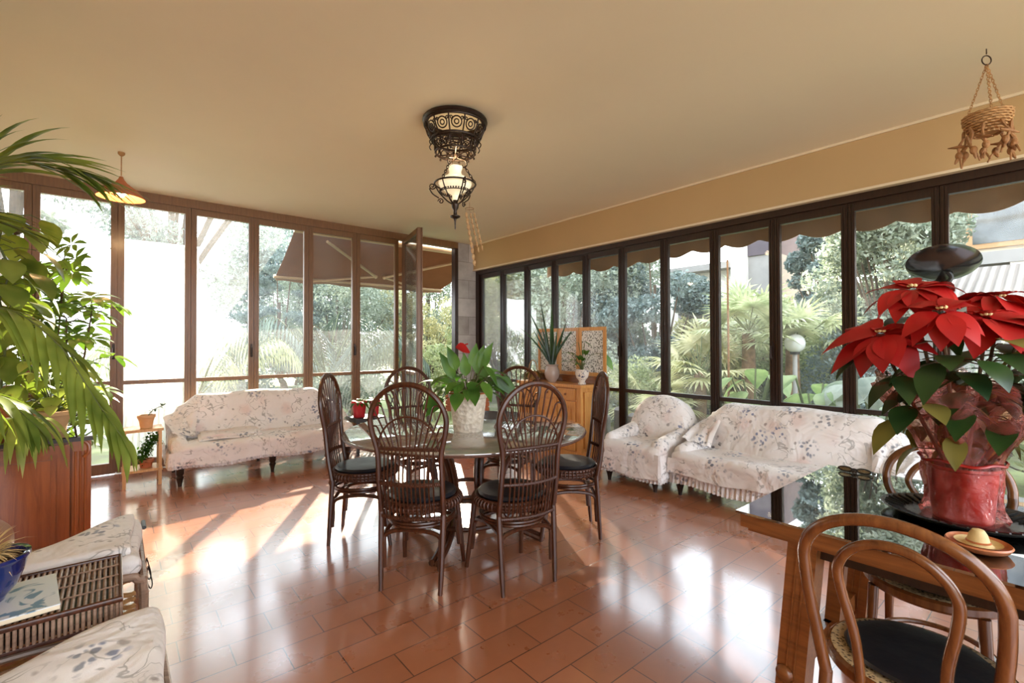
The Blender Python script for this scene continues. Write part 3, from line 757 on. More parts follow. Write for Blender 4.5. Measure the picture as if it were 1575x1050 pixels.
def skirt_strip(mb, path, z0, z1, amp, waves, flare=.0, thick=.006):
    path = [vec(*p) for p in path]; seg = [0]
    for a, b in zip(path[:-1], path[1:]): seg.append(seg[-1]+np.linalg.norm(b-a))
    n = int(seg[-1]/.011); V = []; F = []; rows = 5
    for side in (0, 1):
        for i in range(n+1):
            s_ = seg[-1]*i/n; j = min(int(np.searchsorted(seg, s_, 'right'))-1, len(path)-2)
            f = (s_-seg[j])/(seg[j+1]-seg[j]); p = path[j]*(1-f)+path[j+1]*f; d = norm(path[j+1]-path[j]); nn = vec(d[1], -d[0])
            for k in range(rows):
                v = k/(rows-1); z = z1+(z0-z1)*v
                off = amp*v**.8*math.sin(waves*2*PI*s_+1.3*math.sin(7*s_))+flare*v+(thick if side else 0)
                dz = .012*v*math.sin(9*s_+.6)
                q = p-nn*off if False else p+nn*off
                V.append((q[0], q[1], z+dz))
    m = (n+1)*rows
    for side in (0, 1):
        for i in range(n):
            for k in range(rows-1):
                a = side*m+i*rows+k; q = (a, a+1, a+rows+1, a+rows); F.append(q if side else q[::-1])
    for i in range(n):
        a = i*rows+rows-1; F.append((a, a+m, a+m+rows, a+rows))
    return mb.add(V, F)
def sofa_leg(t, x, y):
    MB().lathe([(.001, .0), (.016, 0), (.019, .03), (.026, .06), (.034, .085), (.024, .10), (.034, .115), (.036, .22), (.001, .22)], 16, (x, y, 0)).build('leg', 'leg_black', t)
def rip(amp, f, ph=0):
    return lambda q, p: q+vec(0, 0, amp*math.sin(f*q[0]+ph)*math.sin(f*.8*q[1]+1))+vec(0, amp*.6*math.sin(f*1.3*q[0]+2*q[2]*9), 0)
def make_sofa(name, label, cat, loc, rz, W, D=.80, shoulder=.24, top=.80, seat=.395, arm=.56, aw=.17, hem=.2, sk=.12, legs=2, rounded=False, zl=.56):
    t = thing(name, label, cat, loc, rz)
    if rounded:
        o_ = [(.02, .22), (.0, .5)]+[(W/2-(W/2-.02)*math.cos(a)*(.98), .50+(top-.50)*math.sin(a)**.7) for a in np.linspace(.35, PI-.35, 13)]+[(W, .5), (W-.02, .22)]
    else: o_ = [(.03, .22), (.0, zl), (shoulder, top), (W*.5, top+.012), (W-shoulder, top), (W, zl), (W-.03, .22)]
    b = MB().prism(outline_round(o_, .045), D-.25, D, .085)
    def lean(p):
        z = p[2]; y = p[1]-.13*max(0, .8-z)/.6 if p[1] < D-.12 else p[1]
        return (p[0], y+.012*math.sin(6*p[0])*math.sin(8*z), z+.006*math.sin(9*p[0]))
    b.v = [lean(p) for p in b.v]
    b.build('back', 'floral', t)
    MB().rbox((W/2, .31, (hem+seat)/2), (W-.02, .66, seat-hem), .06, 22, rip(.007, 11)).build('seat', 'floral', t)
    for sx in (0, 1):
        x = aw/2+.005 if sx == 0 else W-aw/2-.005
        def armfn(q, p, sx=sx): return q+vec(0, 0, (.05*(p[1]) if p[2] > 0 else 0)-.02)+vec(.006*math.sin(14*q[1]), 0, .006*math.sin(12*q[1]))
        MB().rbox((x, .34, (hem+arm)/2), (aw, .64, arm-hem), .07, 14, armfn).build('arm', 'floral', t)
        # cloth falling from the shoulder of the back over the arm
        dr = MB(); f = (lambda X: X) if sx == 0 else (lambda X: W-X)
        def fold(u, v, s_=(1 if sx == 0 else -1)): return vec(s_*.012*math.sin(10*v+5*u), -.02*math.sin(PI*u)-.010*math.sin(17*v*(1-.3*u)), -.02*math.sin(PI*u)*math.sin(PI*v)+.008*math.sin(15*v))
        if not rounded:
            patch(dr, (f(shoulder*.95), D-.17, top-.015), (f(aw+.10), D-.44, seat+.02), (f(.02), .16, arm-.015), (f(-.008), D-.12, zl+.03), 14, 14, fold)
            dr.build('drape', 'floral', t)
    b = MB(); path = [(W+.004, D-.05), (W+.004, -.012), (-.004, -.012), (-.004, D-.05)][::-1]
    skirt_strip(b, path, hem-.015, seat-.06, .006, 5, .012); b.build('front_drop', 'floral', t)
    b = MB(); path = [(W-.01, D-.08), (W-.01, .02), (.01, .02), (.01, D-.08)][::-1]
    skirt_strip(b, path, hem-sk, hem+.02, .012, 26, .01); b.build('frill', 'floral', t)
    for x in ([.08, W-.08] if legs == 2 else [.08, W*.5, W-.08]):
        sofa_leg(t, x, .05); sofa_leg(t, x, D-.09)
    return t
make_sofa('covered_sofa', 'floral slip-covered sofa in front of the far windows on the left', 'sofa', (.40, 5.47, 0), 0, 1.78, .80, .28, .815, .39, .5, .15, .21, .05, 3)
make_sofa('covered_sofa', 'floral slip-covered sofa with fringed skirt under the east windows', 'sofa', (3.83, 2.38, 0), R(-90), 1.66, .74, .26, .79, .39, .5, .15, .21, .11, 3)
make_sofa('covered_armchair', 'floral slip-covered armchair with rounded back beside the right sofa', 'armchair', (3.73, 3.09, 0), R(-90), .68, .76, .2, .815, .41, .53, .14, .14, .05, 2, True)
# folded throw lying on the left sofa
b = MB()
for k, z in enumerate((.405, .428)):
    b.rbox((.28+.30, .30, z), (.58-.05*k, .46-.04*k, .03), .014, 12, lambda q, p: q+vec(.02*math.sin(5*q[1]), .03*q[0], .006*math.sin(12*q[0])*math.sin(9*q[1])))
o = b.build('folded_throw', 'floral', None, True, (.36, 5.50, 0)); tag(o, 'pale folded floral throw lying on the left sofa seat', 'throw')

# ------------------------------------------------------------------ pine cabinet and what stands on it
cabx, cy0, cy1 = 4.17, 3.73, 4.83
t = thing('pine_cabinet', 'low pine cabinet with drawer and panel doors against the east windows', 'cabinet', (cabx, cy1, 0), R(-90))
W_, D_ = cy1-cy0, .40       # local x along -Y, y into wall
MB().mm((.02, .02, .06), (W_-.02, D_, .83)).mm((.0, .0, .0), (W_, D_, .07)).build('body', 'pine', t, False)
MB().mm((-.02, -.025, .83), (W_+.02, D_+.01, .865)).build('top', 'pine', t, False)
for sx in (0, W_-.07): MB().mm((sx, -.005, .07), (sx+.07, .03, .83)).build('corner_post', 'pine', t, False)
n_ = 3; dw = (W_-.16)/n_
for i in range(n_):
    x0 = .08+dw*i
    dr = MB().mm((x0+.008, .0, .68), (x0+dw-.008, .022, .815)).mm((x0+.025, -.006, .695), (x0+dw-.025, .01, .80)).build('drawer', 'pine', t, False)
    MB().sphere((x0+dw/2, -.022, .748), .015, 10, 7).build('knob', 'table_wood', dr)
    db = MB(); a, c_ = x0+.008, x0+dw-.008
    db.mm((a, .0, .085), (a+.06, .022, .665)).mm((c_-.06, .0, .085), (c_, .022, .665)).mm((a+.06, 0, .605), (c_-.06, .022, .665)).mm((a+.06, 0, .085), (c_-.06, .022, .145)).mm((a+.06, .010, .145), (c_-.06, .02, .605)).mm((a+.085, .003, .175), (c_-.085, .014, .575))
    d = db.build('door', 'pine', t, False); MB().sphere((c_-.03, -.012, .40), .013, 10, 7).build('knob', 'table_wood', d)
sd = MB().mm((W_-.022, .06, .12), (W_+.003, .10, .78)).mm((W_-.022, D_-.08, .12), (W_+.003, D_-.02, .78)).mm((W_-.022, .10, .72), (W_+.003, D_-.08, .78)).mm((W_-.022, .10, .12), (W_+.003, D_-.08, .18)); sd.build('side_panel', 'pine', t, False)
# low back shelf box along the window
b = MB().mm((4.44, 3.64, .868), (4.56, 4.78, .955)); o = b.build('shelf_box', 'table_wood', None, False); tag(o, 'low brown wooden box along the back of the pine cabinet', 'box')
# folding triptych of floral prints
yy = [4.775, 4.40, 4.02, 3.62]
xs = [4.47, 4.50, 4.46, 4.50]
t = thing('folding_picture_screen', 'three hinged wooden frames with floral prints standing on the pine cabinet', 'picture screen', (4.48, 4.2, .956))
for i in range(3):
    A, B = vec(xs[i], yy[i], 0)-vec(4.48, 4.2, 0), vec(xs[i+1], yy[i+1], 0)-vec(4.48, 4.2, 0); dd = norm(B-A)
    A, B = A+dd*.004, B-dd*.004
    fb = MB(); h = .60
    fb.bar(A+dd*.02, A+dd*.02+vec(0, 0, h), .02, .04, dd).bar(B-dd*.02, B-dd*.02+vec(0, 0, h), .02, .04, dd).bar(A+dd*.04+vec(0, 0, h-.022), B-dd*.04+vec(0, 0, h-.022), .02, .044).bar(A+dd*.04+vec(0, 0, .022), B-dd*.04+vec(0, 0, .022), .02, .044)
    f = fb.build('frame', 'pine', t, False)
    MB().bar(A+dd*.04+vec(0, 0, h/2), B-dd*.04+vec(0, 0, h/2), .006, h-.09).build('print', 'print', f, False)

# grey vase with a striped sword-leaf plant
t = thing('potted_sword_plant', 'tall sword-leaved plant in a round grey pot on the pine cabinet', 'plant', (4.30, 4.34, .866))
MB().lathe([(.001, 0), (.05, 0), (.055, .01), (.085, .05), (.097, .10), (.094, .145), (.078, .185), (.074, .20), (.084, .215), (.082, .222), (.07, .218), (.066, .19)], 40).build('pot', 'grey_ceramic', t)
MB().lathe([(.001, .195), (.07, .19)], 20).build('soil', 'soil', t)
lf = MB(); rr = random.Random(5); cr = vec(.767, -.642, 0)
for px_, h, w_ in ((-.22, .72, .028), (-.10, .78, .03), (-.04, .74, .03), (.0, .86, .026), (.05, .60, .03), (.12, .55, .028), (.27, .60, .03), (.15, .46, .034), (-.06, .50, .034), (-.14, .48, .03), (.03, .44, .036), (-.30, .60, .022)):
    d = norm(cr*px_*(.9)+vec(0, 0, h)+vec(rr.uniform(-.08, .04), rr.uniform(-.04, .04), 0))
    lf.leaf((rr.uniform(-.02, .02), rr.uniform(-.02, .02), .19), d, (-.7, -.7, .1), h*1.15, w_*1.1, abs(px_)*1.2, 8, .25, .35)
lf.build('leaves', 'dark_leaf', t)
# little painted footed pot
t = thing('painted_footed_pot', 'leafy plant in a small white pot painted with blue flowers on the pine cabinet', 'plant', (4.30, 3.83, .866))
MB().lathe([(.001, 0), (.045, 0), (.047, .012), (.036, .025), (.04, .045), (.07, .08), (.083, .125), (.082, .15), (.092, .172), (.089, .178), (.076, .17), (.07, .14)], 40).build('pot', 'painted_pot', t)
MB().lathe([(.001, .155), (.072, .15)], 20).build('soil', 'soil', t)
lf = MB(); st = MB(); rr = random.Random(11)
for i in range(16):
    a = rr.uniform(0, 2*PI); rad = rr.uniform(.04, .17); z = rr.uniform(.22, .36)
    plant_leaf(lf, st, (0, 0, .15), (rad*math.cos(a), rad*math.sin(a), z), rr.uniform(.08, .13), rr.uniform(.05, .07), (0, 0, 1), .6, None, .003, 6, .15, .4)
for x, z in ((.0, .52), (.03, .50), (-.04, .50)): plant_leaf(lf, st, (0, 0, .15), tuple(cr*x+vec(0, 0, z)), .13, .07, (0, 0, 1), .8, norm(cr*(.7 if x >= 0 else -.7)+vec(0, 0, .1)), .004, 6, .15, .4)
st.tube(spline([(0, 0, .15), tuple(cr*.10+vec(0, 0, .34)), tuple(cr*.25+vec(0, 0, .37))], 10), .003, 5)
lf.leaf(cr*.25+vec(0, 0, .37), norm(cr*.55+vec(0, 0, -.7)), (-.7, -.7, .2), .24, .085, .2, 7, .1, .45)
lf.build('leaves', 'anth_leaf', t); st.build('stalks', 'stem_green', t)
# cane basket of dried stems
t = thing('dried_plant_basket', 'brown basket of dry trailing stems at the far end of the pine cabinet', 'plant', (4.30, 4.70, .866))
MB().lathe([(.001, 0), (.06, 0), (.085, .06), (.09, .12), (.08, .12), (.075, .06)], 28).build('basket', 'straw', t)
MB().tube([(0, .085*math.cos(a), .10+.17*math.sin(a)) for a in np.linspace(0, PI, 16)], .006, 6).build('handle', 'straw', t)
lf = MB(); rr = random.Random(8)
for i in range(70):
    a = rr.uniform(0, 2*PI); d = norm(vec(math.cos(a), math.sin(a), rr.uniform(.3, 2)))
    lf.leaf((.03*math.cos(a), .03*math.sin(a), .11), d, (0, 0, 1), rr.uniform(.12, .24), .012, 1.6, 6, .2, .4)
lf.build('dry_leaves', 'olive_leaf', t)
# terracotta brick planter by the pillar
t = thing('brick_planter', 'low terracotta brick planter in the corner by the stone pillar', 'planter', (3.95, 5.75, 0))
b = MB()
for k in range(9):
    b.mm((-.18, -.3, .075*k+.006), (.18, .3, .075*k+.07))
b.mm((-.165, -.285, .0), (.165, .285, .66)); b.build('body', 'terracotta', t, False)

# ------------------------------------------------------------------ glass-topped table, right foreground
tx0, tx1, ty0, ty1 = 1.69, 2.66, -1.15, .787
t = thing('glass_topped_table', 'wooden dining table with a glass top in the right foreground', 'table', (0, 0, 0))
MB().mm((tx0, ty0, .752), (tx1, ty1, .760)).build('glass_top', 'table_glass', t, False)
b = MB().mm((tx0+.012, ty0+.012, .705), (tx1-.012, ty1-.012, .7515))
b.mm((tx0+.03, ty0+.03, .69), (tx1-.03, ty1-.03, .706)); b.build('tabletop', 'table_wood', t, False)
MB().mm((tx0+.12, ty0+.2, .63), (tx1-.12, ty1-.16, .69)).build('apron', 'dark_wood', t, False)
for sx in (0, 1):
    for yy_, sy in ((.60, .07), (-.95, -.07)):
        x = 1.815 if sx == 0 else 2.535
        lg = MB(); dx = -.0 if sx == 0 else .0
        lg.bar((x, yy_, .70), (x+dx, yy_+sy*.9, 0), .088, .088, (1, 0, 0))
        for off in (-.012, .012): lg.bar((x-.046, yy_+off, .69), (x-.046+dx, yy_+sy*.9+off, .02), .004, .006, (1, 0, 0))
        lg.build('leg', 'table_wood', t, False)
for yy_ in (.66, -1.0):
    m = MB().bar((1.82, yy_, .22), (2.53, yy_, .22), .045, .07); m.build('stretcher', 'table_wood', t, False)
    MB().sphere((1.765, yy_, .22), .028, 12, 8, (.6, 1, 1)).build('peg', 'table_wood', t)
MB().bar((2.175, .66, .22), (2.175, -1.0, .22), .05, .07).build('stretcher', 'table_wood', t, False)
for yy_ in (.60, -.95): MB().bar((2.20, yy_, .69), (2.20, yy_+.04, .22), .05, .05, (1, 0, 0)).build('strut', 'table_wood', t, False)

def make_bentwood():
    """faces local +y"""
    t = thing('bentwood_chair', '', 'chair')
    def by(z): return -.195-.105*max(0, z-.44)/.48
    hoop = [(.165, .44), (.178, .56), (.190, .68), (.193, .76)]
    P = hoop+[(.193*math.cos(a), .765+.155*math.sin(a)**.9) for a in np.linspace(0.12, PI-.12, 15)]+[(-x, z) for x, z in hoop[::-1]]
    MB().tube(spline([(x, by(z), z) for x, z in P], 70), .0155, 10).build('back_hoop', 'bent_wood', t)
    P = [(.085, .455), (.090, .58), (.112, .70)]+[(.118*math.cos(a), .745+.115*math.sin(a)) for a in np.linspace(0.1, PI-.1, 13)]+[(-.112, .70), (-.090, .58), (-.085, .455)]
    MB().tube(spline([(x, by(z)+.004, z) for x, z in P], 60), .0125, 10).build('inner_hoop', 'bent_wood', t)
    MB().lathe([(.178, .432), (.205, .430), (.213, .440), (.213, .462), (.205, .470), (.178, .468), (.178, .432)], 56).build('seat_ring', 'bent_wood', t)
    MB().lathe([(.001, .4665), (.17, .4665), (.196, .472), (.204, .469)], 56).build('cane_seat', 'cane', t)
    rr = random.Random(2)
    MB().lathe([(.001, .470), (.155, .470), (.168, .477), (.165, .486), (.13, .491), (.07, .489), (.001, .490)], 48, wob=lambda a, i: 1+.012*math.sin(7*a+2*i)).build('cushion', 'black_cushion', t)
    for sx in (1, -1):
        MB().tube(spline([(sx*.165, by(.44), .445), (sx*.176, -.205, .25), (sx*.185, -.235, 0)], 10), [.0165]*6+[.015]*5, 10).build('leg', 'bent_wood', t)
        MB().tube(spline([(sx*.150, .145, .435), (sx*.158, .155, .25), (sx*.172, .185, 0)], 10), [.0175]*4+[.0155]*7, 10).build('leg', 'bent_wood', t)
    MB().ring((0, -.02, .21), .165, .010, 48, 8).build('stretcher_ring', 'bent_wood', t)
    return t
b0 = make_bentwood()
b0.location = (1.715, .295, 0); b0.rotation_euler = (0, 0, R(-90)); b0['label'] = 'bentwood chair with black seat pad in the right foreground, back to us'; b0['group'] = 'bentwood chairs around the glass-topped table'
dup(b0, (2.36, .36, 0), R(90), 'bentwood chair on the far side of the glass-topped table, behind the poinsettia')
dup(b0, (1.84, -.15, 0), R(-84), 'bentwood chair cut off by the right edge of the picture')

# ------------------------------------------------------------------ poinsettia
PX = vec(2.17, .255, .7605)
tr = thing('serving_tray', 'dark grey ridged oval tray under the poinsettia', 'tray', tuple(PX))
b = MB().lathe([(.001, 0), (.15, 0), (.19, .008), (.225, .022), (.228, .027), (.222, .026), (.18, .013), (.15, .006), (.001, .005)], 64)
b.v = [(x*.80, y*.95, z) for x, y, z in b.v]; b.build('dish', 'grey_tray', tr)
rb = MB()
for k in range(40):
    a = 2*PI*k/40; rb.tube([(.16*.80*math.cos(a), .16*.95*math.sin(a), .012), (.215*.80*math.cos(a), .215*.95*math.sin(a), .0255)], .0032, 5)
rb.build('ridges', 'grey_tray', tr)
t = thing('poinsettia', 'big red poinsettia wrapped in pink cellophane on the glass-topped table', 'plant', (PX[0], PX[1], PX[2]+.006))
MB().lathe([(.001, 0), (.074, 0), (.077, .01), (.090, .165), (.095, .17), (.094, .178), (.084, .176), (.082, .15)], 40).build('pot', 'red_foil', t)
MB().lathe([(.001, .155), (.083, .15)], 24).build('soil', 'soil', t)
rr = random.Random(21)
cb = MB(); rows = 18; seg = 72
prof = [(.104, .004), (.110, .02), (.097, .05), (.093, .09), (.099, .13), (.102, .165), (.098, .20), (.110, .235), (.133, .27), (.157, .31), (.182, .36), (.204, .40), (.220, .435)]
V = []; F = []
for i, (r_, z) in enumerate(prof):
    t_ = i/(len(prof)-1)
    for k in range(seg):
        a = 2*PI*k/seg
        am = .05+.08*t_
        rr_ = r_*(1+am*math.sin(7*a+2*z*8)*.7+am*.5*math.sin(15*a+3*math.sin(20*z)))
        zz = z+(.05*math.sin(4*a+.8)+.03*math.sin(9*a))*max(0, t_-.55)*2.0
        V.append((rr_*math.cos(a), rr_*math.sin(a), zz))
for i in range(len(prof)-1):
    for k in range(seg):
        k2 = (k+1) % seg; F.append((i*seg+k, i*seg+k2, (i+1)*seg+k2, (i+1)*seg+k))
cb.add(V, F); cb.build('cellophane_wrap', 'cello', t)
rib = MB()
rib.tube([((.107+.004*math.sin(9*a))*math.cos(a), (.107+.004*math.sin(9*a))*math.sin(a), .195+.004*math.sin(5*a)) for a in np.linspace(0, 2*PI, 60, endpoint=False)], .005, 6, True); rib.build('ribbon', 'red_foil', t)
st = MB(); gl = MB(); bl = MB(); ol = MB(); cy_ = MB()
R3 = vec(.767, -.642, 0); F3 = vec(.642, .767, 0)   # to the picture's right / into the room
heads = [(-.25, .02, .61, .15), (-.09, .08, .77, .15), (.01, -.08, .66, .15), (.17, .03, .73, .16), (.33, .10, .69, .15), (-.15, -.10, .68, .11), (.15, -.17, .60, .14), (.38, -.10, .64, .15)]
for hx, hy, hz, L in heads:
    top = R3*hx+F3*hy+vec(0, 0, hz)
    base = R3*hx*.12+F3*hy*.12+vec(0, 0, .15)
    pts = spline([base, base*.55+top*.45+vec(0, 0, -.02), top-vec(0, 0, .02)], 12)
    st.tube(pts, [.0075-.003*k/12 for k in range(13)], 7)
    n = 12; ph = rr.uniform(0, 6)
    ax_ = norm(R3*hx*1.6+F3*(hy*1.2-.22)+vec(0, 0, .62)); e1 = norm(np.cross(ax_, (0.1, .2, .9))); e2 = np.cross(ax_, e1)
    for i in range(n):
        a = ph+2*PI*i/n+rr.uniform(-.2, .2); e = rr.uniform(-.3, .42)
        d = (e1*math.cos(a)+e2*math.sin(a))*math.cos(e)+ax_*math.sin(e)
        bl.leaf(top+d*.012, d, ax_, L*rr.uniform(.95, 1.25), L*rr.uniform(.54, .66), rr.uniform(.35, .95), 7, .14, .42)
    for i in range(5):
        a = rr.uniform(0, 2*PI); d = norm(vec(math.cos(a), math.sin(a), .8))
        bl.leaf(top+vec(0, 0, .01), d, (0, 0, 1), L*.5, L*.25, .5, 5, .15, .4)
    for i in range(6):
        a = 2*PI*i/6; cy_.sphere(top+vec(.010*math.cos(a), .010*math.sin(a), .016), .006, 7, 5)
    # dark green leaves below each head
    for i in range(12):
        a = rr.uniform(0, 2*PI); f = rr.uniform(.5, .92); p = pts[int(f*12)]
        d = norm(vec(math.cos(a), math.sin(a), rr.uniform(-.1, .5)))
        tip = p+d*rr.uniform(.05, .11)
        (gl if rr.random() < .85 else ol).leaf(tip, norm(d+vec(0, 0, -.25)), (0, 0, 1), rr.uniform(.11, .17), rr.uniform(.065, .085), rr.uniform(.3, .8), 6, .14, .4)
        st.tube([p, (p+tip)/2+vec(0, 0, .008), tip], .0022, 5)
    for i in range(3):
        a = rr.uniform(0, 2*PI); f = rr.uniform(.3, .55); p = pts[int(f*12)]
        d = norm(vec(math.cos(a), math.sin(a), rr.uniform(-.2, .3))); tip = p+d*rr.uniform(.04, .09)
        ol.leaf(tip, norm(d+vec(0, 0, -.5)), (0, 0, 1), rr.uniform(.08, .13), rr.uniform(.05, .07), .9, 6, .2, .4); st.tube([p, tip], .002, 5)
st.build('stems', 'stem_brown', t); o = bl.build('bracts', 'bract', t); tag(o, 'large pointed red bracts', None); gl.build('leaves', 'dark_leaf', t); tag(ol.build('lower_leaves', 'olive_leaf', t), 'faded olive lower leaves', None); cy_.build('flower_buds', 'felt_yellow', t)

# sombrero-shaped ashtray
t = thing('sombrero_dish', 'little yellow sombrero on a clay saucer beside the poinsettia tray', 'ornament', (1.895, .19, .7605))
MB().lathe([(.001, 0), (.046, 0), (.064, .008), (.072, .020), (.069, .024), (.061, .015), (.04, .008), (.001, .007)], 44).build('saucer', 'clay_glaze', t)
MB().lathe([(.052, .022), (.048, .018), (.034, .014), (.026, .020), (.020, .044), (.013, .056), (.001, .060)], 32).build('hat', 'felt_yellow', t)
MB().ring((0, 0, .023), .025, .003, 24, 6).build('hat_band', 'clay_glaze', t)
# pair of dark folded glasses near the far edge
t = thing('folded_eyeglasses', 'dark folded eyeglasses lying at the far edge of the glass-topped table', 'eyeglasses', (2.58, .66, .7605))
b = MB()
for sy in (-1, 1):
    b.tube([(.0, sy*.035+.026*math.cos(a), .013+.010*math.sin(a)) for a in np.linspace(0, 2*PI, 20, endpoint=False)], .0035, 6, True)
b.tube([(0, -.01, .016), (.0, 0, .018), (0, .01, .016)], .003, 6); b.build('frame', 'black', t)
for sy in (-1, 1):
    MB().tube(spline([(.0, sy*.062, .016), (.015, sy*.060, .013), (.02, sy*.0, .010), (.022, -sy*.05, .006), (.02, -sy*.075, .004)], 12), .0025, 6).build('temple', 'black', t)
    MB().lathe([(.001, -.0015), (.023, -.001), (.023, .001), (.001, .0015)], 20).build('lens', 'table_glass', t, True, (0, sy*.035, .013), (0, R(90), 0)).scale = (.42, 1, 1)

# uplighter floor lamp
LP = vec(4.22, .575, 0)
t = thing('uplighter_lamp', 'floor lamp with a dark tilted dish shade standing behind the poinsettia', 'lamp', tuple(LP))
MB().lathe([(.001, 0), (.13, 0), (.13, .018), (.02, .03), (.013, .04)], 36).build('base', 'black', t)
MB().tube([(0, 0, .03), (0, 0, 1.0), (0, 0, 1.74)], .011, 10).build('pole', 'black', t)
MB().tube(spline([(0, -.0, 1.72), (.02, -.04, 1.78), (.01, -.02, 1.825)], 6), .014, 8).build('elbow', 'black', t)
MB().lathe([(.001, -.045), (.05, -.042), (.12, -.025), (.175, .002), (.192, .022), (.189, .024), (.17, .006), (.11, -.018), (.001, -.035)], 56).build('dish_shade', 'steel_dark', t, True, (0.0, -.0, 1.865), (R(-5), R(31), 0))

# ------------------------------------------------------------------ hanging things
def scroll(c, u, v, r0, turns, sgn=1, n=26):
    c = vec(*c); u = vec(*u); v = vec(*v)
    return [c+(u*math.cos(sgn*2*PI*turns*k/n)+v*math.sin(sgn*2*PI*turns*k/n))*r0*(1-.8*k/n) for k in range(n+1)]
def chain(mb, p0, p1, link=.02, r=.0022):
    p0, p1 = vec(*p0), vec(*p1); L = np.linalg.norm(p1-p0); n = max(2, int(L/(link*.75))); d = norm(p1-p0)
    a = norm(np.cross(d, (0.3, .9, .1))); b = np.cross(d, a)
    for k in range(n):
        c = p0+(p1-p0)*(k+.5)/n; w_ = a if k % 2 else b
        mb.tube([c+d*link*.5*math.cos(t)+w_*link*.28*math.sin(t) for t in np.linspace(0, 2*PI, 8, endpoint=False)], r, 4, True)
t = thing('iron_lantern_chandelier', 'dark wrought-iron ceiling lantern with opal glass hanging over the round table', 'chandelier', (1.91, 2.93, 0))
b = MB().lathe([(.196, 2.999), (.215, 2.999), (.236, 2.992), (.238, 2.980), (.226, 2.968), (.196, 2.968), (.196, 2.999)], 56); b.build('ceiling_rose', 'iron', t)
g = MB()
g.ring((0, 0, 2.955), .222, .009, 56, 8).ring((0, 0, 2.845), .172, .009, 48, 8).ring((0, 0, 2.835), .160, .006, 48, 6).ring((0, 0, 2.755), .142, .008, 48, 8)
for k in range(12):
    a = 2*PI*k/12; rad = vec(math.cos(a), math.sin(a), 0); tan = vec(-rad[1], rad[0], 0)
    sl_ = norm(vec(0, 0, -.11)-rad*.05)
    c = rad*.197+vec(0, 0, 2.90); g.tube([c+(tan*math.cos(q)+sl_*math.sin(q))*.036 for q in np.linspace(0, 2*PI, 18, endpoint=False)], .005, 5, True)
    g.tube([c+(tan*math.cos(q)+sl_*math.sin(q))*.016 for q in np.linspace(0, 2*PI, 12, endpoint=False)], .0045, 5, True)
    a2 = a+PI/12; rad2 = vec(math.cos(a2), math.sin(a2), 0); tan2 = vec(-rad2[1], rad2[0], 0)
    g.tube([rad2*.222+vec(0, 0, 2.955), rad2*.205+vec(0, 0, 2.90), rad2*.172+vec(0, 0, 2.845)], .006, 6)
    for s_ in (-1, 1): g.tube(scroll(rad2*.205+tan2*s_*.014+vec(0, 0, 2.925), tan2*-s_, vec(0, 0, 1), .014, 1.3), .0035, 5)
    c = rad*.15+vec(0, 0, 2.795); g.tube([c+(tan*math.cos(q)+vec(0, 0, 1)*math.sin(q))*.026 for q in np.linspace(0, 2*PI, 14, endpoint=False)], .0045, 5, True)
    g.tube([rad2*.158+vec(0, 0, 2.835), rad2*.143+vec(0, 0, 2.755)], .006, 6)
    g.tube(spline([rad2*.17+vec(0, 0, 2.84), rad2*.192+vec(0, 0, 2.81), rad2*.18+vec(0, 0, 2.785)], 6), .004, 5)
    g.sphere(rad2*.146+vec(0, 0, 2.738), .009, 8, 6)
g.build('openwork_basket', 'iron', t)
g = MB()
for k in range(6):
    a = 2*PI*k/6; g.tube([(.142*math.cos(a), .142*math.sin(a), 2.755), (.05*math.cos(a), .05*math.sin(a), 2.75), (0, 0, 2.742)], .005, 5)
g.lathe([(.001, 2.76), (.02, 2.755), (.024, 2.74), (.012, 2.725), (.001, 2.715)], 16); g.build('hanger', 'iron', t)
lz = 2.525
for k in range(3):
    a = R(200+120*k); rad = vec(math.cos(a), math.sin(a), 0); tan = vec(-rad[1], rad[0], 0)
    g = MB()
    g.tube(spline([rad*.012+vec(0, 0, 2.73), rad*.03+vec(0, 0, 2.715), rad*.075+vec(0, 0, 2.70), rad*.085+vec(0, 0, 2.665), rad*.06+vec(0, 0, 2.65), rad*.05+vec(0, 0, 2.668)], 18), .005, 6)
    chain(g, rad*.07+vec(0, 0, 2.655), rad*.145+vec(0, 0, lz+.01), .03, .0035); g.build('chain', 'iron', t)
g = MB(); g.ring((0, 0, lz), .150, .0065, 56, 8).ring((0, 0, lz-.062), .108, .004, 48, 6)
for k in range(36):
    a = 2*PI*k/36; g.sphere((.110*math.cos(a), .110*math.sin(a), lz-.052), .0065, 6, 5)
for k in range(6):
    a = R(20+60*k); rad = vec(math.cos(a), math.sin(a), 0)
    g.tube(spline([rad*.150+vec(0, 0, lz), rad*.118+vec(0, 0, lz-.06), rad*.06+vec(0, 0, lz-.12), rad*.022+vec(0, 0, lz-.145)], 12), .005, 6)
    if k % 2 == 0:
        g.tube(scroll(rad*.168+vec(0, 0, lz-.012), rad*-1, vec(0, 0, 1), .026, 1.4, -1), .0045, 6)
        g.tube(spline([rad*.19+vec(0, 0, lz-.03), rad*.165+vec(0, 0, lz-.07), rad*.12+vec(0, 0, lz-.10)], 8), .0045, 6)
        g.tube(scroll(rad*.105+vec(0, 0, lz-.125), rad, vec(0, 0, 1), .022, 1.3), .004, 6)
g.build('lantern_cage', 'iron', t)
MB().lathe([(.001, 2.19), (.004, 2.20), (.006, 2.25), (.012, 2.27), (.036, 2.283), (.038, 2.29), (.014, 2.30), (.012, 2.33), (.024, 2.35), (.028, 2.375), (.016, 2.395), (.016, 2.42), (.022, 2.43), (.001, 2.432)], 24).build('finial', 'iron', t)
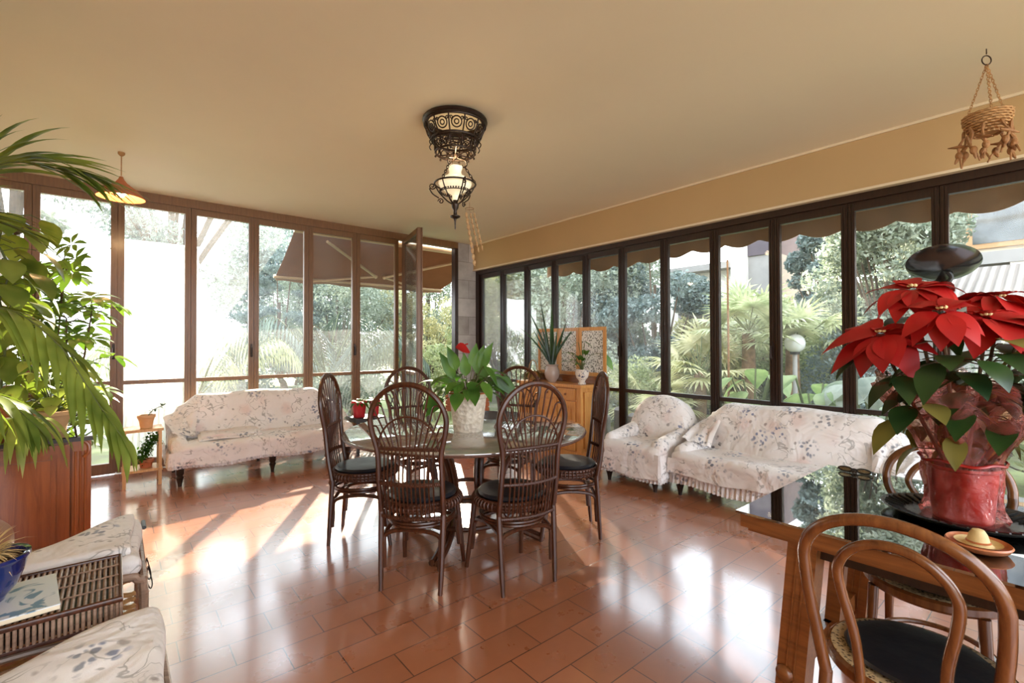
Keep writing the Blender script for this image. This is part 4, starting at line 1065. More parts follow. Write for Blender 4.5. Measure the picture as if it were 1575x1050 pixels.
MB().lathe([(.022, 2.405), (.022, 2.44), (.035, 2.455), (.075, 2.475), (.112, 2.505), (.122, 2.530), (.118, 2.545), (.085, 2.572), (.052, 2.592), (.044, 2.612), (.050, 2.640), (.056, 2.652), (.053, 2.652), (.041, 2.612), (.049, 2.59), (.082, 2.568), (.113, 2.543)], 44).build('glass_shade', 'opal', t)

t = thing('pendant_lamp', 'lit pendant lamp with a terracotta hat-shaped shade at upper left', 'lamp', (.03, 5.25, 0))
MB().tube([(0, 0, 2.999), (0, 0, 2.80)], .004, 6).build('cord', 'straw', t)
MB().lathe([(.001, 3.0), (.025, 3.0), (.025, 2.985), (.012, 2.97)], 24).build('ceiling_cup', 'straw', t)
MB().lathe([(.001, 2.795), (.012, 2.792), (.02, 2.77), (.04, 2.74), (.075, 2.71), (.12, 2.675), (.158, 2.63), (.168, 2.61), (.165, 2.608), (.115, 2.665), (.075, 2.70), (.035, 2.73), (.001, 2.75)], 48).build('lamp_shade', 'terracotta', t)
MB().sphere((0, 0, 2.655), .032, 14, 10, (1, 1, 1.25)).build('bulb', 'bulb', t)
def lamp_light(name, loc, e, col, r=.03):
    l = bpy.data.lights.new(name, 'POINT'); l.energy = e; l.color = col; l.shadow_soft_size = r; o = bpy.data.objects.new(name, l); COL.objects.link(o); o.location = loc
lamp_light('pendant_light', (.03, 5.25, 2.63), 14, (1, .66, .32), .04)
lamp_light('chandelier_light', (1.91, 2.93, 2.685), 1.6, (1, .74, .42), .05)

# hanging basket with wooden trinkets
t = thing('hanging_basket', 'small woven basket with dangling driftwood figures hung from the ceiling at upper right', 'hanging basket', (3.74, .314, 0))
g = MB().tube([(0, 0, 3.0), (.0, 0, 2.985), (.008, 0, 2.978), (.0, 0, 2.97), (-.008, 0, 2.974)], .0025, 5); g.ring((0, 0, 2.935), .026, .003, 20, 6, (.64, .76, 0)); g.build('hook', 'iron', t)
for k in range(3):
    a = R(75+120*k); g = MB(); chain(g, (0, 0, 2.91), (.095*math.cos(a), .095*math.sin(a), 2.625), .02, .0022); g.build('chain', 'straw', t)
bk = MB()
for i in range(9):
    z = 2.625-.013*i; r_ = .100*(1-(i/11.5)**2.4)
    bk.tube([((r_+.003*math.sin(18*a+PI*i))*math.cos(a), (r_+.003*math.sin(18*a+PI*i))*math.sin(a), z) for a in np.linspace(0, 2*PI, 72, endpoint=False)], .0068, 5, True)
bk.lathe([(.001, 2.522), (.052, 2.524), (.064, 2.53)], 30); bk.build('basket', 'straw', t)
rr = random.Random(4)
for k in range(9):
    a = 2*PI*k/9+.3; r_ = .098; top = vec(r_*math.cos(a), r_*math.sin(a), 2.56)
    g = MB(); L = rr.uniform(.13, .23); p = top.copy(); pts = [p]
    for q in range(4):
        p = p+vec(rr.uniform(-.02, .02), rr.uniform(-.02, .02), -L/4); pts.append(p)
    g.tube(spline(pts, 10), [.004+.006*abs(math.sin(2.2*q)) for q in range(11)], 6)
    c = pts[2]; dd = norm(vec(rr.uniform(-1, 1), rr.uniform(-1, 1), rr.uniform(-.6, .3)))
    g.tube([c-dd*.045, c, c+dd*.05], [.004, .011, .003], 6); g.sphere(pts[3], .017, 8, 6, (1, 1, 1.4))
    dd = norm(vec(rr.uniform(-1, 1), rr.uniform(-1, 1), -1)); g.tube([pts[3], pts[3]+dd*.03, pts[3]+dd*.055+vec(0, 0, -.02)], [.006, .005, .004], 5)
    g.build('driftwood_figure', 'driftwood', t)
# shell mobile
t = thing('shell_mobile', 'string mobile of small shells hanging from the ceiling before the corner pillar', 'mobile', (3.15, 4.53, 0))
g = MB().tube([(0, 0, 3.0), (0, 0, 2.93)], .002, 5); g.ring((0, 0, 2.925), .05, .003, 20, 5); g.build('hanger', 'driftwood', t)
rr = random.Random(6)
for q, (ox, oz) in enumerate(((-.045, 0), (.0, .03), (.045, .05))):
    g = MB(); s_ = MB(); n = 9 if q == 0 else 7
    p0 = vec(.767*ox, -.642*ox, 2.92); p1 = vec(.767*(ox+.10), -.642*(ox+.10), 2.30 if q == 0 else 2.44+.02*q)
    g.tube([p0, p1], .0016, 4); g.build('string', 'driftwood', t)
    for i in range(n):
        c = p0+(p1-p0)*((i+1)/n); s_.sphere(c, .021 if q == 0 else .013, 8, 6, (1, .7, 1.5)); s_.tube([c+vec(0, 0, -.02), c+vec(.01, 0, -.045)], [.016, .002], 6)
    s_.build('shells', 'shell', t)
t = thing('spot_lamp', 'small grey cone-shaped lamp on the far left window post', 'lamp', (-.70, 6.30, 2.46))
MB().lathe([(.02, .09), (.03, .09), (.085, -.06), (.08, -.06), (.024, .08)], 28).build('cone_shade', 'steel_dark', t, True, (0, 0, 0), (R(20), R(-35), 0))
MB().tube([(.0, .14, .10), (.0, .05, .10), (.0, .0, .05)], .010, 8).build('bracket', 'steel_dark', t)

# ------------------------------------------------------------------ left side: sideboard and plants
t = thing('wooden_sideboard', 'dark glossy wooden sideboard at the left carrying pot plants', 'sideboard', (-.11, 3.90, 0))
SW, SD, SH = 1.35, .50, .80
MB().mm((-SW, .02, .06), (-.02, SD, SH-.03)).build('body', 'cherry', t, False)
MB().mm((-SW-.02, -.025, SH-.03), (.02, SD+.01, SH-.006)).build('top', 'dark_wood', t, False)
MB().mm((-SW-.02, -.025, SH-.006), (.02, SD+.01, SH)).build('glass_cover', 'table_glass', t, False)
MB().mm((-SW, .0, 0), (0, SD, .06)).mm((-.05, -.012, 0), (.012, SD+.012, .075)).build('plinth', 'cherry', t, False)
pb = MB().mm((-.085, -.01, .07), (-.0, .04, SH-.03))
for k in range(3): pb.tube([(-.07+.022*k, -.012, .10), (-.07+.022*k, -.012, SH-.09)], .006, 8)
pb.tube(spline([(-.03, -.01, SH-.035), (-.012, -.012, SH-.06), (-.012, -.016, SH-.10), (-.035, -.014, SH-.13)], 10), .010, 8)
pb.build('pilaster', 'cherry', t, False)
for i in range(3):
    x1 = -.095-.41*i; x0 = x1-.40; db = MB()
    db.mm((x0, -.004, .085), (x0+.055, .022, SH-.045)).mm((x1-.055, -.004, .085), (x1, .022, SH-.045)).mm((x0+.055, -.004, SH-.10), (x1-.055, .022, SH-.045)).mm((x0+.055, -.004, .085), (x1-.055, .022, .14))
    db.mm((x0+.055, .008, .14), (x1-.055, .02, SH-.10)).mm((x0+.085, -.002, .17), (x1-.085, .012, SH-.13))
    d = db.build('door', 'cherry', t, False); MB().sphere((x0+.03, -.018, .45), .013, 10, 7).build('knob', 'iron', d)

def frond(mb, st, pts, n, L, W, t0=.18, drop=.9, a0=70, a1=22, lift=.1, seed=1, tipL=.55):
    rr = random.Random(seed); P = spline(pts, 60)
    st.tube(P, [.007-.005*i/60 for i in range(61)], 6)
    for i in range(n):
        f = t0+(1-t0)*(i+.5)/n; k = min(59, int(f*60)); p = P[k]; T = norm(P[k+1]-P[max(0, k-1)])
        S = norm(np.cross(T, (0, 0, 1))); U = np.cross(S, T)
        for s_ in (1, -1):
            a = R(a0+(a1-a0)*f+rr.uniform(-6, 6)); d = T*math.cos(a)+S*s_*math.sin(a)+U*(lift+rr.uniform(-.12, .12))
            LL = L*(math.sin(PI*min(1, .22+.62*f))**.8)*rr.uniform(.88, 1.1)*(1 if f < .85 else tipL+.3)
            mb.leaf(p, d, U, LL, W*rr.uniform(.85, 1.1), drop*rr.uniform(.7, 1.3), 8, .2, .38)
t = thing('potted_palm', 'large arching palm at the left edge, its fronds reaching over the cushions', 'plant', (-1.05, 3.30, 0))
base = vec(-1.05, 3.30, 0)
MB().lathe(pot_profile(.13, .19, .36), 36).build('pot', 'terracotta', t)
MB().lathe([(.001, .32), (.17, .31)], 24).build('soil', 'soil', t)
lf = MB(); st = MB()
fr = [([(0, 0, .3), (.12, .12, 1.35), (.38, .22, 2.02), (.60, .17, 2.26), (.80, .07, 2.26), (.90, .0, 2.24)], 24, .56, .040, 3, .42, 44, 8, .08),
      ([(0, 0, .3), (.15, .10, 1.0), (.38, .12, 1.42), (.62, .06, 1.53), (.83, -.10, 1.36), (.98, -.24, 1.08), (1.09, -.33, .88)], 17, .42, .044, 4, .9, 58, 14, .1),
      ([(0, 0, .3), (.18, .0, .80), (.40, -.02, 1.10), (.62, -.10, 1.12), (.75, -.18, 1.0)], 14, .38, .044, 5, .9, 58, 14, .1),
      ([(0, 0, .3), (.10, -.1, 1.2), (.24, -.02, 1.75), (.48, .06, 1.96), (.75, .05, 1.9)], 13, .46, .040, 6, .5, 44, 8, .1),
      ([(0, 0, .3), (-.10, .1, 1.2), (-.2, .3, 1.8), (-.3, .6, 1.9)], 12, .45, .03, 7),
      ([(0, 0, .3), (.05, -.2, 1.0), (.2, -.45, 1.3), (.3, -.7, 1.1)], 12, .42, .03, 8),
      ([(0, 0, .3), (-.15, -.2, 1.2), (-.3, -.4, 1.6), (-.4, -.6, 1.6)], 12, .42, .03, 9)]
for q_ in fr:
    pts, n, L, W, sd_ = q_[:5]; dr_, A0, A1, lf_ = q_[5:] if len(q_) > 5 else (1.0, 60, 18, .12); frond(lf, st, pts, n, L, W, .36, dr_, A0, A1, lf_, sd_)
lf.build('fronds', 'palm_leaf', t); st.build('stalks', 'stem_green', t)

def palmate(mb, st, p, d, r, n, up=(0, 0, 1), seed=0, w=.34, dr=.5):
    rr = random.Random(seed); d = norm(d); a_ = norm(np.cross(d, (0.2, .3, 1))); b_ = np.cross(d, a_)
    for i in range(n):
        a = 2*PI*i/n+rr.uniform(-.15, .15); dd = a_*math.cos(a)+b_*math.sin(a)+d*.35
        q = p+norm(dd)*.015; mb.leaf(q, dd, d, r*rr.uniform(.8, 1.1), r*w, dr, 6, .1, .52)
# umbrella plant, floor pot behind the sideboard
t = thing('umbrella_plant', 'tall umbrella plant with fingered leaves behind the sideboard, against the windows', 'plant', (-.36, 5.0, 0))
MB().lathe(pot_profile(.11, .15, .28), 32).build('pot', 'tan_pot', t); MB().lathe([(.001, .25), (.135, .24)], 20).build('soil', 'soil', t)
lf = MB(); st = MB(); rr = random.Random(13); cr = vec(.767, -.642, 0); ff = vec(.642, .767, 0)
for s_ in ((.02, 1.85), (-.12, 1.75), (.16, 1.55), (.28, 1.62)):
    top = cr*s_[0]+vec(rr.uniform(-.05, .05), rr.uniform(-.05, .05), s_[1])
    P = spline([(rr.uniform(-.03, .03), rr.uniform(-.03, .03), .24), top*.5+vec(rr.uniform(-.06, .06), 0, .05), top], 20); st.tube(P, [.010-.005*i/20 for i in range(21)], 6)
    for k in range(18):
        p = P[min(20, 6+k)]; a = 2.4*k+rr.uniform(-.3, .3); L = rr.uniform(.12, .22)
        d = norm(vec(math.cos(a), math.sin(a), rr.uniform(.2, .6))); q = p+d*L
        st.tube([p, p+d*L*.5+vec(0, 0, .02), q], .003, 5); palmate(lf, st, q, norm(d*.5+vec(0, 0, .8)), rr.uniform(.13, .19), rr.choice((6, 7, 8)), seed=k*7+int(s_[1]*100))
# one big umbrella of leaves in front of the first window post
for q, r_ in ((cr*.42+ff*-.30+vec(0, 0, 1.86), .19), (cr*.36+ff*-.25+vec(0, 0, 2.06), .11), (cr*.25+ff*-.1+vec(0, 0, 1.98), .12)):
    st.tube(spline([vec(.02, 0, 1.35), q*.6+vec(0, 0, .75), q], 8), .004, 5); palmate(lf, st, q, norm(-ff*.8+vec(0, 0, .5)), r_, 7, seed=int(q[2]*50), w=.36)
lf.build('leaves', 'schef_leaf', t); st.build('stems', 'stem_brown', t)
# broad-leaved climber on the sideboard
t = thing('broad_leaf_plant', 'bushy plant with broad drooping leaves on the sideboard, cut by the left edge', 'plant', (-.55, 4.24, .80))
MB().lathe(pot_profile(.08, .11, .18), 32).build('pot', 'terracotta', t); MB().lathe([(.001, .155), (.10, .15)], 20).build('soil', 'soil', t)
lf = MB(); st = MB(); rr = random.Random(17)
for i in range(60):
    z = .30+1.05*(i/60)**.9+rr.uniform(-.05, .05); a = 2.4*i; rad = rr.uniform(.05, .20)
    c = cr*(.11*math.sin(i))+vec(0, 0, z); d = norm(vec(math.cos(a), math.sin(a), .1)); tip = c+d*rad
    st.tube([c, (c+tip)/2+vec(0, 0, .02), tip], .003, 5); lf.leaf(tip, norm(d+vec(0, 0, -.35)), (0, 0, 1), rr.uniform(.18, .26), rr.uniform(.12, .16), .9, 6, .12, .4)
st.tube(spline([(0, 0, .15), (.03, .0, .6), (-.02, .02, 1.0), (.02, 0, 1.35)], 16), .007, 6); st.tube(spline([(0, 0, .15), (-.05, .03, .6), (.04, .0, 1.0), (-.05, .03, 1.25)], 16), .006, 6)
lf.build('leaves', 'big_leaf', t); st.build('stems', 'stem_green', t)
# lime plant
t = thing('lime_leaf_plant', 'pale lime-green leafy plant in a small pot at the right end of the sideboard', 'plant', (-.30, 4.20, .80))
MB().lathe(pot_profile(.06, .085, .13), 32).build('pot', 'tan_pot', t); MB().lathe([(.001, .11), (.075, .10)], 20).build('soil', 'soil', t)
lf = MB(); st = MB(); rr = random.Random(19)
for i in range(46):
    a = 2.4*i; rad = rr.uniform(.03, .19); z = rr.uniform(.14, .46); d = norm(vec(math.cos(a), math.sin(a), rr.uniform(-.1, .5)))
    tip = vec(rad*math.cos(a), rad*math.sin(a), z); st.tube(spline([(0, 0, .1), tip*.5+vec(0, 0, .08), tip], 5), .0025, 5)
    lf.leaf(tip, d, (0, 0, 1), rr.uniform(.09, .15), rr.uniform(.06, .085), .8, 6, .12, .42)
lf.build('leaves', 'lime_leaf', t); st.build('stems', 'stem_green', t)
t = thing('trailing_lime_plant', 'yellow-green strap-leaved plant drooping over the sideboard front at the left edge', 'plant', (-.43, 4.0, .80))
MB().lathe(pot_profile(.06, .085, .12), 32).build('pot', 'white_ceramic', t)
lf = MB(); rr = random.Random(23)
for i in range(34):
    a = -2.6+2.2*i/34+rr.uniform(-.3, .3); d = norm(vec(math.cos(a), math.sin(a), rr.uniform(.2, 1.0)))
    lf.leaf((.03*math.cos(a), .03*math.sin(a), .11), d, (0, 0, 1), rr.uniform(.28, .42), rr.uniform(.03, .042), rr.uniform(1.2, 1.9), 8, .15, .45)
lf.build('leaves', 'lime_leaf', t)

# little wooden plant stand with two shelves
t = thing('plant_stand', 'small two-tier pale wooden plant stand left of the left sofa', 'plant stand', (.05, 5.72, 0))
for x in (.02, .29):
    for y in (.02, .26): MB().bar((x, y, 0), (x, y, .52), .026, .026).build('leg', 'stand_wood', t, False)
MB().mm((-.005, -.005, .52), (.315, .285, .545)).build('top_shelf', 'stand_wood', t, False)
MB().mm((.0, .0, .14), (.31, .28, .162)).build('lower_shelf', 'stand_wood', t, False)
t = thing('succulent_pot', 'small tan pot with a sprig on top of the plant stand', 'plant', (.235, 5.82, .5455))
MB().lathe(pot_profile(.048, .066, .125), 32).build('pot', 'tan_pot', t); MB().lathe([(.001, .10), (.058, .098)], 20).build('soil', 'soil', t)
lf = MB(); st = MB(); rr = random.Random(29); P = spline([(0, 0, .09), (.05, -.02, .17), (.13, -.06, .21)], 10); st.tube(P, .003, 5)
for i in range(26):
    p = P[rr.randint(2, 10)]; d = norm(vec(rr.uniform(-1, 1), rr.uniform(-1, 1), rr.uniform(-.3, 1))); lf.leaf(p, d, (0, 0, 1), .045, .02, .4, 4)
lf.build('leaves', 'dark_leaf', t); st.build('stem', 'stem_green', t)
t = thing('leafy_trailing_pot', 'dense dark green trailing plant on the lower shelf of the plant stand', 'plant', (.235, 5.84, .1625))
MB().lathe(pot_profile(.045, .06, .08), 28).build('pot', 'terracotta', t)
lf = MB(); rr = random.Random(31)
for i in range(420):
    f = rr.random(); c = vec(-.06+.13*f, -.06*(1-f), .08+.22*f)+vec(rr.gauss(0, .024), rr.gauss(0, .028), rr.gauss(0, .024))
    d = norm(vec(rr.uniform(-1, 1), rr.uniform(-1, 1), rr.uniform(-.6, .6))); lf.leaf(c, d, (0, 0, 1), .035, .022, .5, 3)
lf.build('leaves', 'anth_leaf', t)
# red potted plant on a low black stool by the windows
t = thing('low_black_stool', 'low black stool between the left sofa and the open door', 'stool', (2.42, 5.75, 0))
MB().mm((-.19, -.17, .40), (.19, .17, .45)).build('seat', 'black', t, False)
for x in (-.16, .16):
    for y in (-.14, .14): MB().bar((x, y, 0), (x, y, .40), .03, .03).build('leg', 'black', t, False)
def red_pot(x, lab, r_, seed):
    t = thing('red_plant_pot', lab, 'plant', (x, 5.75, .4505))
    MB().lathe(pot_profile(r_*.75, r_, .20), 32).build('pot', 'red_pot', t); MB().lathe([(.001, .17), (r_*.88, .165)], 20).build('soil', 'soil', t)
    lf = MB(); rr = random.Random(seed)
    for i in range(20):
        a = 2.4*i; lf.leaf((.02*math.cos(a), .02*math.sin(a), .165), norm(vec(math.cos(a), math.sin(a), rr.uniform(.5, 2))), (0, 0, 1), rr.uniform(.12, .22), .05, .9, 6, .15, .45)
    lf.build('leaves', 'anth_leaf', t)
red_pot(2.33, 'bushy plant in a bright red pot on the black stool, nearer the left sofa', .09, 1)
red_pot(2.53, 'plant in a smaller red pot on the black stool, nearer the open door', .065, 2)

# ------------------------------------------------------------------ rattan table and two lounge chairs, left foreground
t = thing('rattan_side_table', 'low rattan table with a slatted stick top at the left edge', 'side table', (0, 0, 0))
x0, x1, y0, y1, zt = -.62, .02, 2.13, 2.56, .475
for k in range(39):
    x = x0+.012+(x1-x0-.024)*k/38
    MB().tube([(x, y0+.005, zt), (x, y1-.005, zt)], .0055, 6).build('top_stick', 'light_rattan', t)
fb = MB().tube([(x0, y0, zt), (x1, y0, zt), (x1, y1, zt), (x0, y1, zt)], .011, 8, True).tube([(x0, y0, zt-.075), (x1, y0, zt-.075), (x1, y1, zt-.075), (x0, y1, zt-.075)], .008, 8, True)
fb.build('top_rim', 'rattan', t)
sk = MB()
for k in range(44):
    x = x0+.01+(x1-x0-.02)*k/43
    for y in (y0, y1): sk.tube([(x, y, zt), (x, y, zt-.075)], .0055, 6)
for k in range(29):
    y = y0+.01+(y1-y0-.02)*k/28
    for x in (x0, x1): sk.tube([(x, y, zt), (x, y, zt-.075)], .0055, 6)
sk.build('stick_apron', 'light_rattan', t)
bn = MB()
for y in (y0+.11, y0+.215, y0+.32): bn.tube([(x, y, zt+.006+.002*math.sin(250*x)) for x in np.linspace(x0, x1, 60)], .0028, 5)
bn.build('binding_cane', 'light_rattan', t)
MB().mm((x0+.02, y0+.02, zt-.07), (x1-.02, y1-.02, zt-.055)).build('tray_base', 'leg_black', t, False)
for x in (x0+.03, x1-.02):
    for y in (y0+.02, y1-.02):
        MB().tube([(x, y, zt-.02), (x, y, 0)], .017, 10).build('leg', 'light_rattan', t)
for y in (y0+.02, y1-.02): MB().tube(spline([(x1-.02, y, .20), (x1-.04, y, .30), (x1-.12, y, .365), (x0+.14, y, .365), (x0+.05, y, .30), (x0+.03, y, .20)], 24), .011, 8).build('brace', 'light_rattan', t)

def lounge(name, label, loc, two):
    """seat faces +x; origin at front-centre on the floor, width along y"""
    t = thing(name, label, 'lounge chair', loc)
    w_ = .64; d_ = .62
    for sy in (-1, 1):
        MB().tube(spline([(0, sy*w_/2, 0), (0, sy*w_/2, .30), (-.02, sy*w_/2, .34), (-.10, sy*w_/2, .36), (-d_, sy*w_/2, .33)], 24), .017, 9).build('side_rail', 'light_rattan', t)
        MB().tube(spline([(-d_+.05, sy*w_/2, 0), (-d_+.02, sy*w_/2, .35), (-d_-.10, sy*w_/2, .85)], 12), .017, 9).build('rear_post', 'light_rattan', t)
        wv = MB()
        for k in range(8):
            z = .10+.026*k; wv.tube([(-.03-x, sy*(w_/2-.012)+.008*math.sin(PI*x/.03+PI*k), z) for x in np.linspace(0, d_-.08, 50)], .010, 5)
        wv.build('woven_side', 'straw', t)
    MB().tube([(0, -w_/2, .335), (0, w_/2, .335)], .016, 9).tube([(.0, -w_/2, .12), (0, w_/2, .12)], .012, 9).build('front_rail', 'light_rattan', t)
    sl_ = MB()
    for k in range(9): sl_.tube([(-.04-.065*k, -w_/2, .345), (-.04-.065*k, w_/2, .345)], .009, 7)
    sl_.build('seat_sticks', 'light_rattan', t)
    bk = MB()
    for k in range(9): y = -w_/2+.04+.07*k; bk.tube([(-d_+.02, y, .36), (-d_-.10, y, .84)], .009, 7)
    bk.tube([(-d_-.10, -w_/2, .85), (-d_-.10, w_/2, .85)], .016, 8); bk.build('back_sticks', 'light_rattan', t)
    def cf(q, p): return q+vec(.012*math.sin(9*q[1]+4*q[2]), .012*math.sin(11*q[0]), .010*math.sin(12*q[0])*math.sin(10*q[1])+(.015*(1-p[0]**2)*(1-p[1]**2) if p[2] > 0 else 0))
    sl_k = 1.23 if two else .45
    def skew(q, p):      # the loose cushion has slid: its far side runs askew
        x = q[0]-.28; ym = max(-.2, .31+sl_k*x); y = -.33+(q[1]+.32)*(ym+.33)/.64
        return cf(vec(q[0], y, q[2]), p)
    MB().rbox((-.29, 0, .395 if two else .41), (.58, .64, .09), .04, 20, skew).build('seat_cushion', 'floral', t)
    if two:
        MB().rbox((-.30, .01, .455), (.54, .56, .05), .024, 16, skew).build('back_cushion', 'floral', t)
        MB().rbox((-.56, -.02, .47), (.22, .44, .24), .10, 14, cf).build('bolster', 'leather', t)
        MB().tube([(.02, .20, .40), (.02, .31, .40)], .010, 8).build('rail_end', 'black', t)
        g = MB()
        for y in (-.20, -.09): g.tube(spline([(.02, y, .34), (.035, y-.01, .27), (.03, y+.01, .235), (.018, y+.02, .27), (.02, y+.012, .34)], 14), .0025, 5)
        g.build('tie', 'black', t)
    else:
        MB().rbox((-.55, 0, .62), (.10, .60, .40), .045, 14, cf).build('back_cushion', 'floral', t)
    return t
lounge('rattan_lounge_chair', 'rattan lounge chair with loose stacked floral cushions beyond the rattan table', (.10, 2.93, 0), True)
lounge('rattan_lounge_chair', 'rattan lounge chair with a floral seat cushion in the bottom left corner', (.12, 1.78, 0), False)
t = thing('magazine', 'pale blue and white magazine on the rattan table under the blue pot', 'magazine', (-.27, 2.30, .482))
MB().box((0, 0, .007), (.24, .30, .014), R(6)).build('pages', 'cap_white', t, False); MB().box((0, 0, .0155), (.242, .302, .003), R(6)).build('cover', 'magazine', t, False)
t = thing('blue_glazed_pot', 'shiny cobalt blue pot with a white fluffy plant at the left edge', 'plant', (-.335, 2.33, .4995))
MB().lathe([(.001, 0), (.055, 0), (.06, .012), (.085, .045), (.102, .09), (.110, .128), (.118, .14), (.117, .15), (.104, .148), (.10, .135)], 44).build('pot', 'blue_glaze', t)
MB().lathe([(.001, .137), (.102, .13)], 24).build('soil', 'soil', t)
lf = MB(); rr = random.Random(37)
for i in range(160):
    d = norm(vec(rr.gauss(0, 1), rr.gauss(0, 1), rr.uniform(.1, 2))); lf.leaf(vec(.01, .01, .14)+d*.01, d, (0, 0, 1), rr.uniform(.06, .13), .006, .6, 4)
lf.build('fluffy_leaves', 'felt_yellow', t)

# ------------------------------------------------------------------ outside: ground, awnings, houses
def mesh_np(name, V, F, mat, parent=None, smooth=False):
    me = bpy.data.meshes.new(name); me.vertices.add(len(V)); me.vertices.foreach_set('co', np.asarray(V, np.float32).ravel())
    k = F.shape[1]; me.loops.add(F.size); me.loops.foreach_set('vertex_index', F.astype(np.int32).ravel()); me.polygons.add(len(F))
    me.polygons.foreach_set('loop_start', np.arange(0, F.size, k, dtype=np.int32)); me.update(calc_edges=True); me.validate()
    me.materials.append(M[mat]); o = bpy.data.objects.new(name, me); COL.objects.link(o)
    if parent is not None: o.parent = parent
    return o
def leaves_np(name, C, L, W, mat, parent, seed, down=.3):
    """one bent blade (two quads) per row of C"""
    r = np.random.RandomState(seed); n = len(C)
    d = r.normal(size=(n, 3)); d[:, 2] -= down; d /= np.linalg.norm(d, axis=1)[:, None]
    q = r.normal(size=(n, 3)); s = np.cross(d, q); s /= np.linalg.norm(s, axis=1)[:, None]
    Ls = (L*r.uniform(.6, 1.3, n))[:, None]; Ws = (W*r.uniform(.6, 1.3, n))[:, None]; u = np.cross(s, d)
    a = C-d*Ls/2; b = C-s*Ws/2+u*Ws*.15; c = C+d*Ls/2-u*Ls*.08; e = C+s*Ws/2+u*Ws*.15
    V = np.stack([a, b, c, e], 1).reshape(-1, 3); F = np.arange(4*n).reshape(n, 4)
    return mesh_np(name, V, F, mat, parent)
def blob(r, centers, radii, n):
    centers = np.array(centers, float); radii = np.array(radii, float)
    w_ = radii.prod(1) if radii.ndim > 1 else radii**3; idx = r.choice(len(centers), n, p=w_/w_.sum())
    g = r.normal(size=(n, 3)); g /= np.linalg.norm(g, axis=1)[:, None]; g *= r.uniform(.35, 1.0, n)[:, None]**.6
    return centers[idx]+g*(radii[idx] if radii.ndim > 1 else radii[idx][:, None])
def tree(name, label, loc, height, crown_z, rad, nclump, nleaf, L, W, mat, seed, cat='tree', trunk=.14, clump=.55, squash=.8, down=.3, group=None):
    r = np.random.RandomState(seed); t = thing(name, label, cat, loc, 0, group)
    cs = []; rs = []; b = MB(); top = vec(r.uniform(-.2, .2), r.uniform(-.2, .2), crown_z)
    b.tube(spline([(0, 0, -.1), (top[0]*.3, top[1]*.4, crown_z*.5), tuple(top), (top[0], top[1], crown_z+(height-crown_z)*.6)], 14), [trunk*(1-.75*k/14) for k in range(15)], 8)
    for i in range(nclump):
        g = r.normal(size=3); g /= np.linalg.norm(g); g *= r.uniform(.45, 1)**.5
        c = vec(g[0]*rad, g[1]*rad, (crown_z+height)/2+g[2]*(height-crown_z)/2*1.0)
        cs.append(c); s_ = clump*r.uniform(.75, 1.35)*rad*.62; rs.append((s_, s_, s_*squash))
        if i % 2 == 0: b.tube(spline([top*.8, top*.5+c*.5+vec(0, 0, -.1), c], 6), [trunk*.35*(1-.8*k/6) for k in range(7)], 5)
    b.build('trunk', 'bark', t)
    leaves_np('crown', blob(r, cs, rs, int(nleaf*1.8)), L, W, mat, t, seed+1, down)
    return t
struct('ground', MB().mm((-14, -9, -.30), (34, 36, -.14)), 'ground', 'garden ground outside the windows')

t = thing('patio_awning', 'brown fabric awning over the far door, seen from underneath', 'awning', (0, 0, 0))
ax0, ax1 = 1.86, 5.05
b = MB(); yw, zw, yf, zf = 6.78, 2.93, 8.15, 2.44
V = []; F = []; nx, ny = 30, 14
for side in (0, 1):
    for i in range(nx+1):
        for j in range(ny+1):
            u, v = i/nx, j/ny; V.append((ax0+(ax1-ax0)*u+.14*v*(1-2*u)*.6, yw+(yf-yw)*v, zw+(zf-zw)*v-.03*math.sin(PI*v)+side*.006))
m_ = (nx+1)*(ny+1)
for side in (0, 1):
    for i in range(nx):
        for j in range(ny):
            a = side*m_+i*(ny+1)+j; q = (a, a+ny+1, a+ny+2, a+1); F.append(q if side else q[::-1])
b.add(V, F); b.build('canopy', 'awning', t)
MB().tube([(ax0+.05, yf, zf-.01), (ax1-.05, yf, zf-.01)], .03, 10).build('front_bar', 'arm_metal', t)
MB().tube([(ax0-.02, yw, zw-.02), (ax1+.02, yw, zw-.02)], .045, 12).build('roller', 'arm_metal', t)
b = MB(); skirt_strip(b, [(ax1-.08, yf), (ax0+.08, yf)], zf-.08, zf, .006, 4, .0); b.build('valance', 'valance', t)
for x_, s_ in ((2.3, 1), (4.7, -1)):
    MB().tube([(x_, yw+.05, zw-.12), (x_+s_*1.12, yw+.95, zw-.42)], .022, 8).tube([(x_+s_*1.12, yw+.95, zw-.42), (x_+s_*.15, yf-.02, zf-.05)], .02, 8).sphere((x_+s_*1.12, yw+.95, zw-.42), .035, 10, 8).build('folding_arm', 'arm_metal', t)

t = thing('window_awning', 'tan awning with a scalloped valance above the east windows', 'awning', (0, 0, 0))
ya, yb_ = -2.2, 5.75
b = MB(); b.bar((4.98, (ya+yb_)/2, 2.93), (5.60, (ya+yb_)/2, 2.66), yb_-ya, .008); b.build('canopy', 'valance', t, False)
n = 320; V = []; F = []
for side in (0, 1):
    for i in range(n+1):
        y = ya+(yb_-ya)*i/n; sc = abs(math.sin(PI*(y-ya)/.41)); wv = .018*math.sin(5.1*y)+.008*math.sin(23*y)
        for k in range(4):
            v = k/3; V.append((5.60+side*.006+wv*v, y, 2.665-(.155+.055*sc+.02*math.sin(1.7*y))*v))
m_ = (n+1)*4
for side in (0, 1):
    for i in range(n):
        for k in range(3):
            a = side*m_+i*4+k; q = (a, a+1, a+5, a+4); F.append(q if side else q[::-1])
b = MB(); b.add(V, F); b.build('scalloped_valance', 'valance', t)
MB().tube([(5.60, ya, 2.66), (5.60, yb_, 2.66)], .02, 8).build('front_bar', 'arm_metal', t)

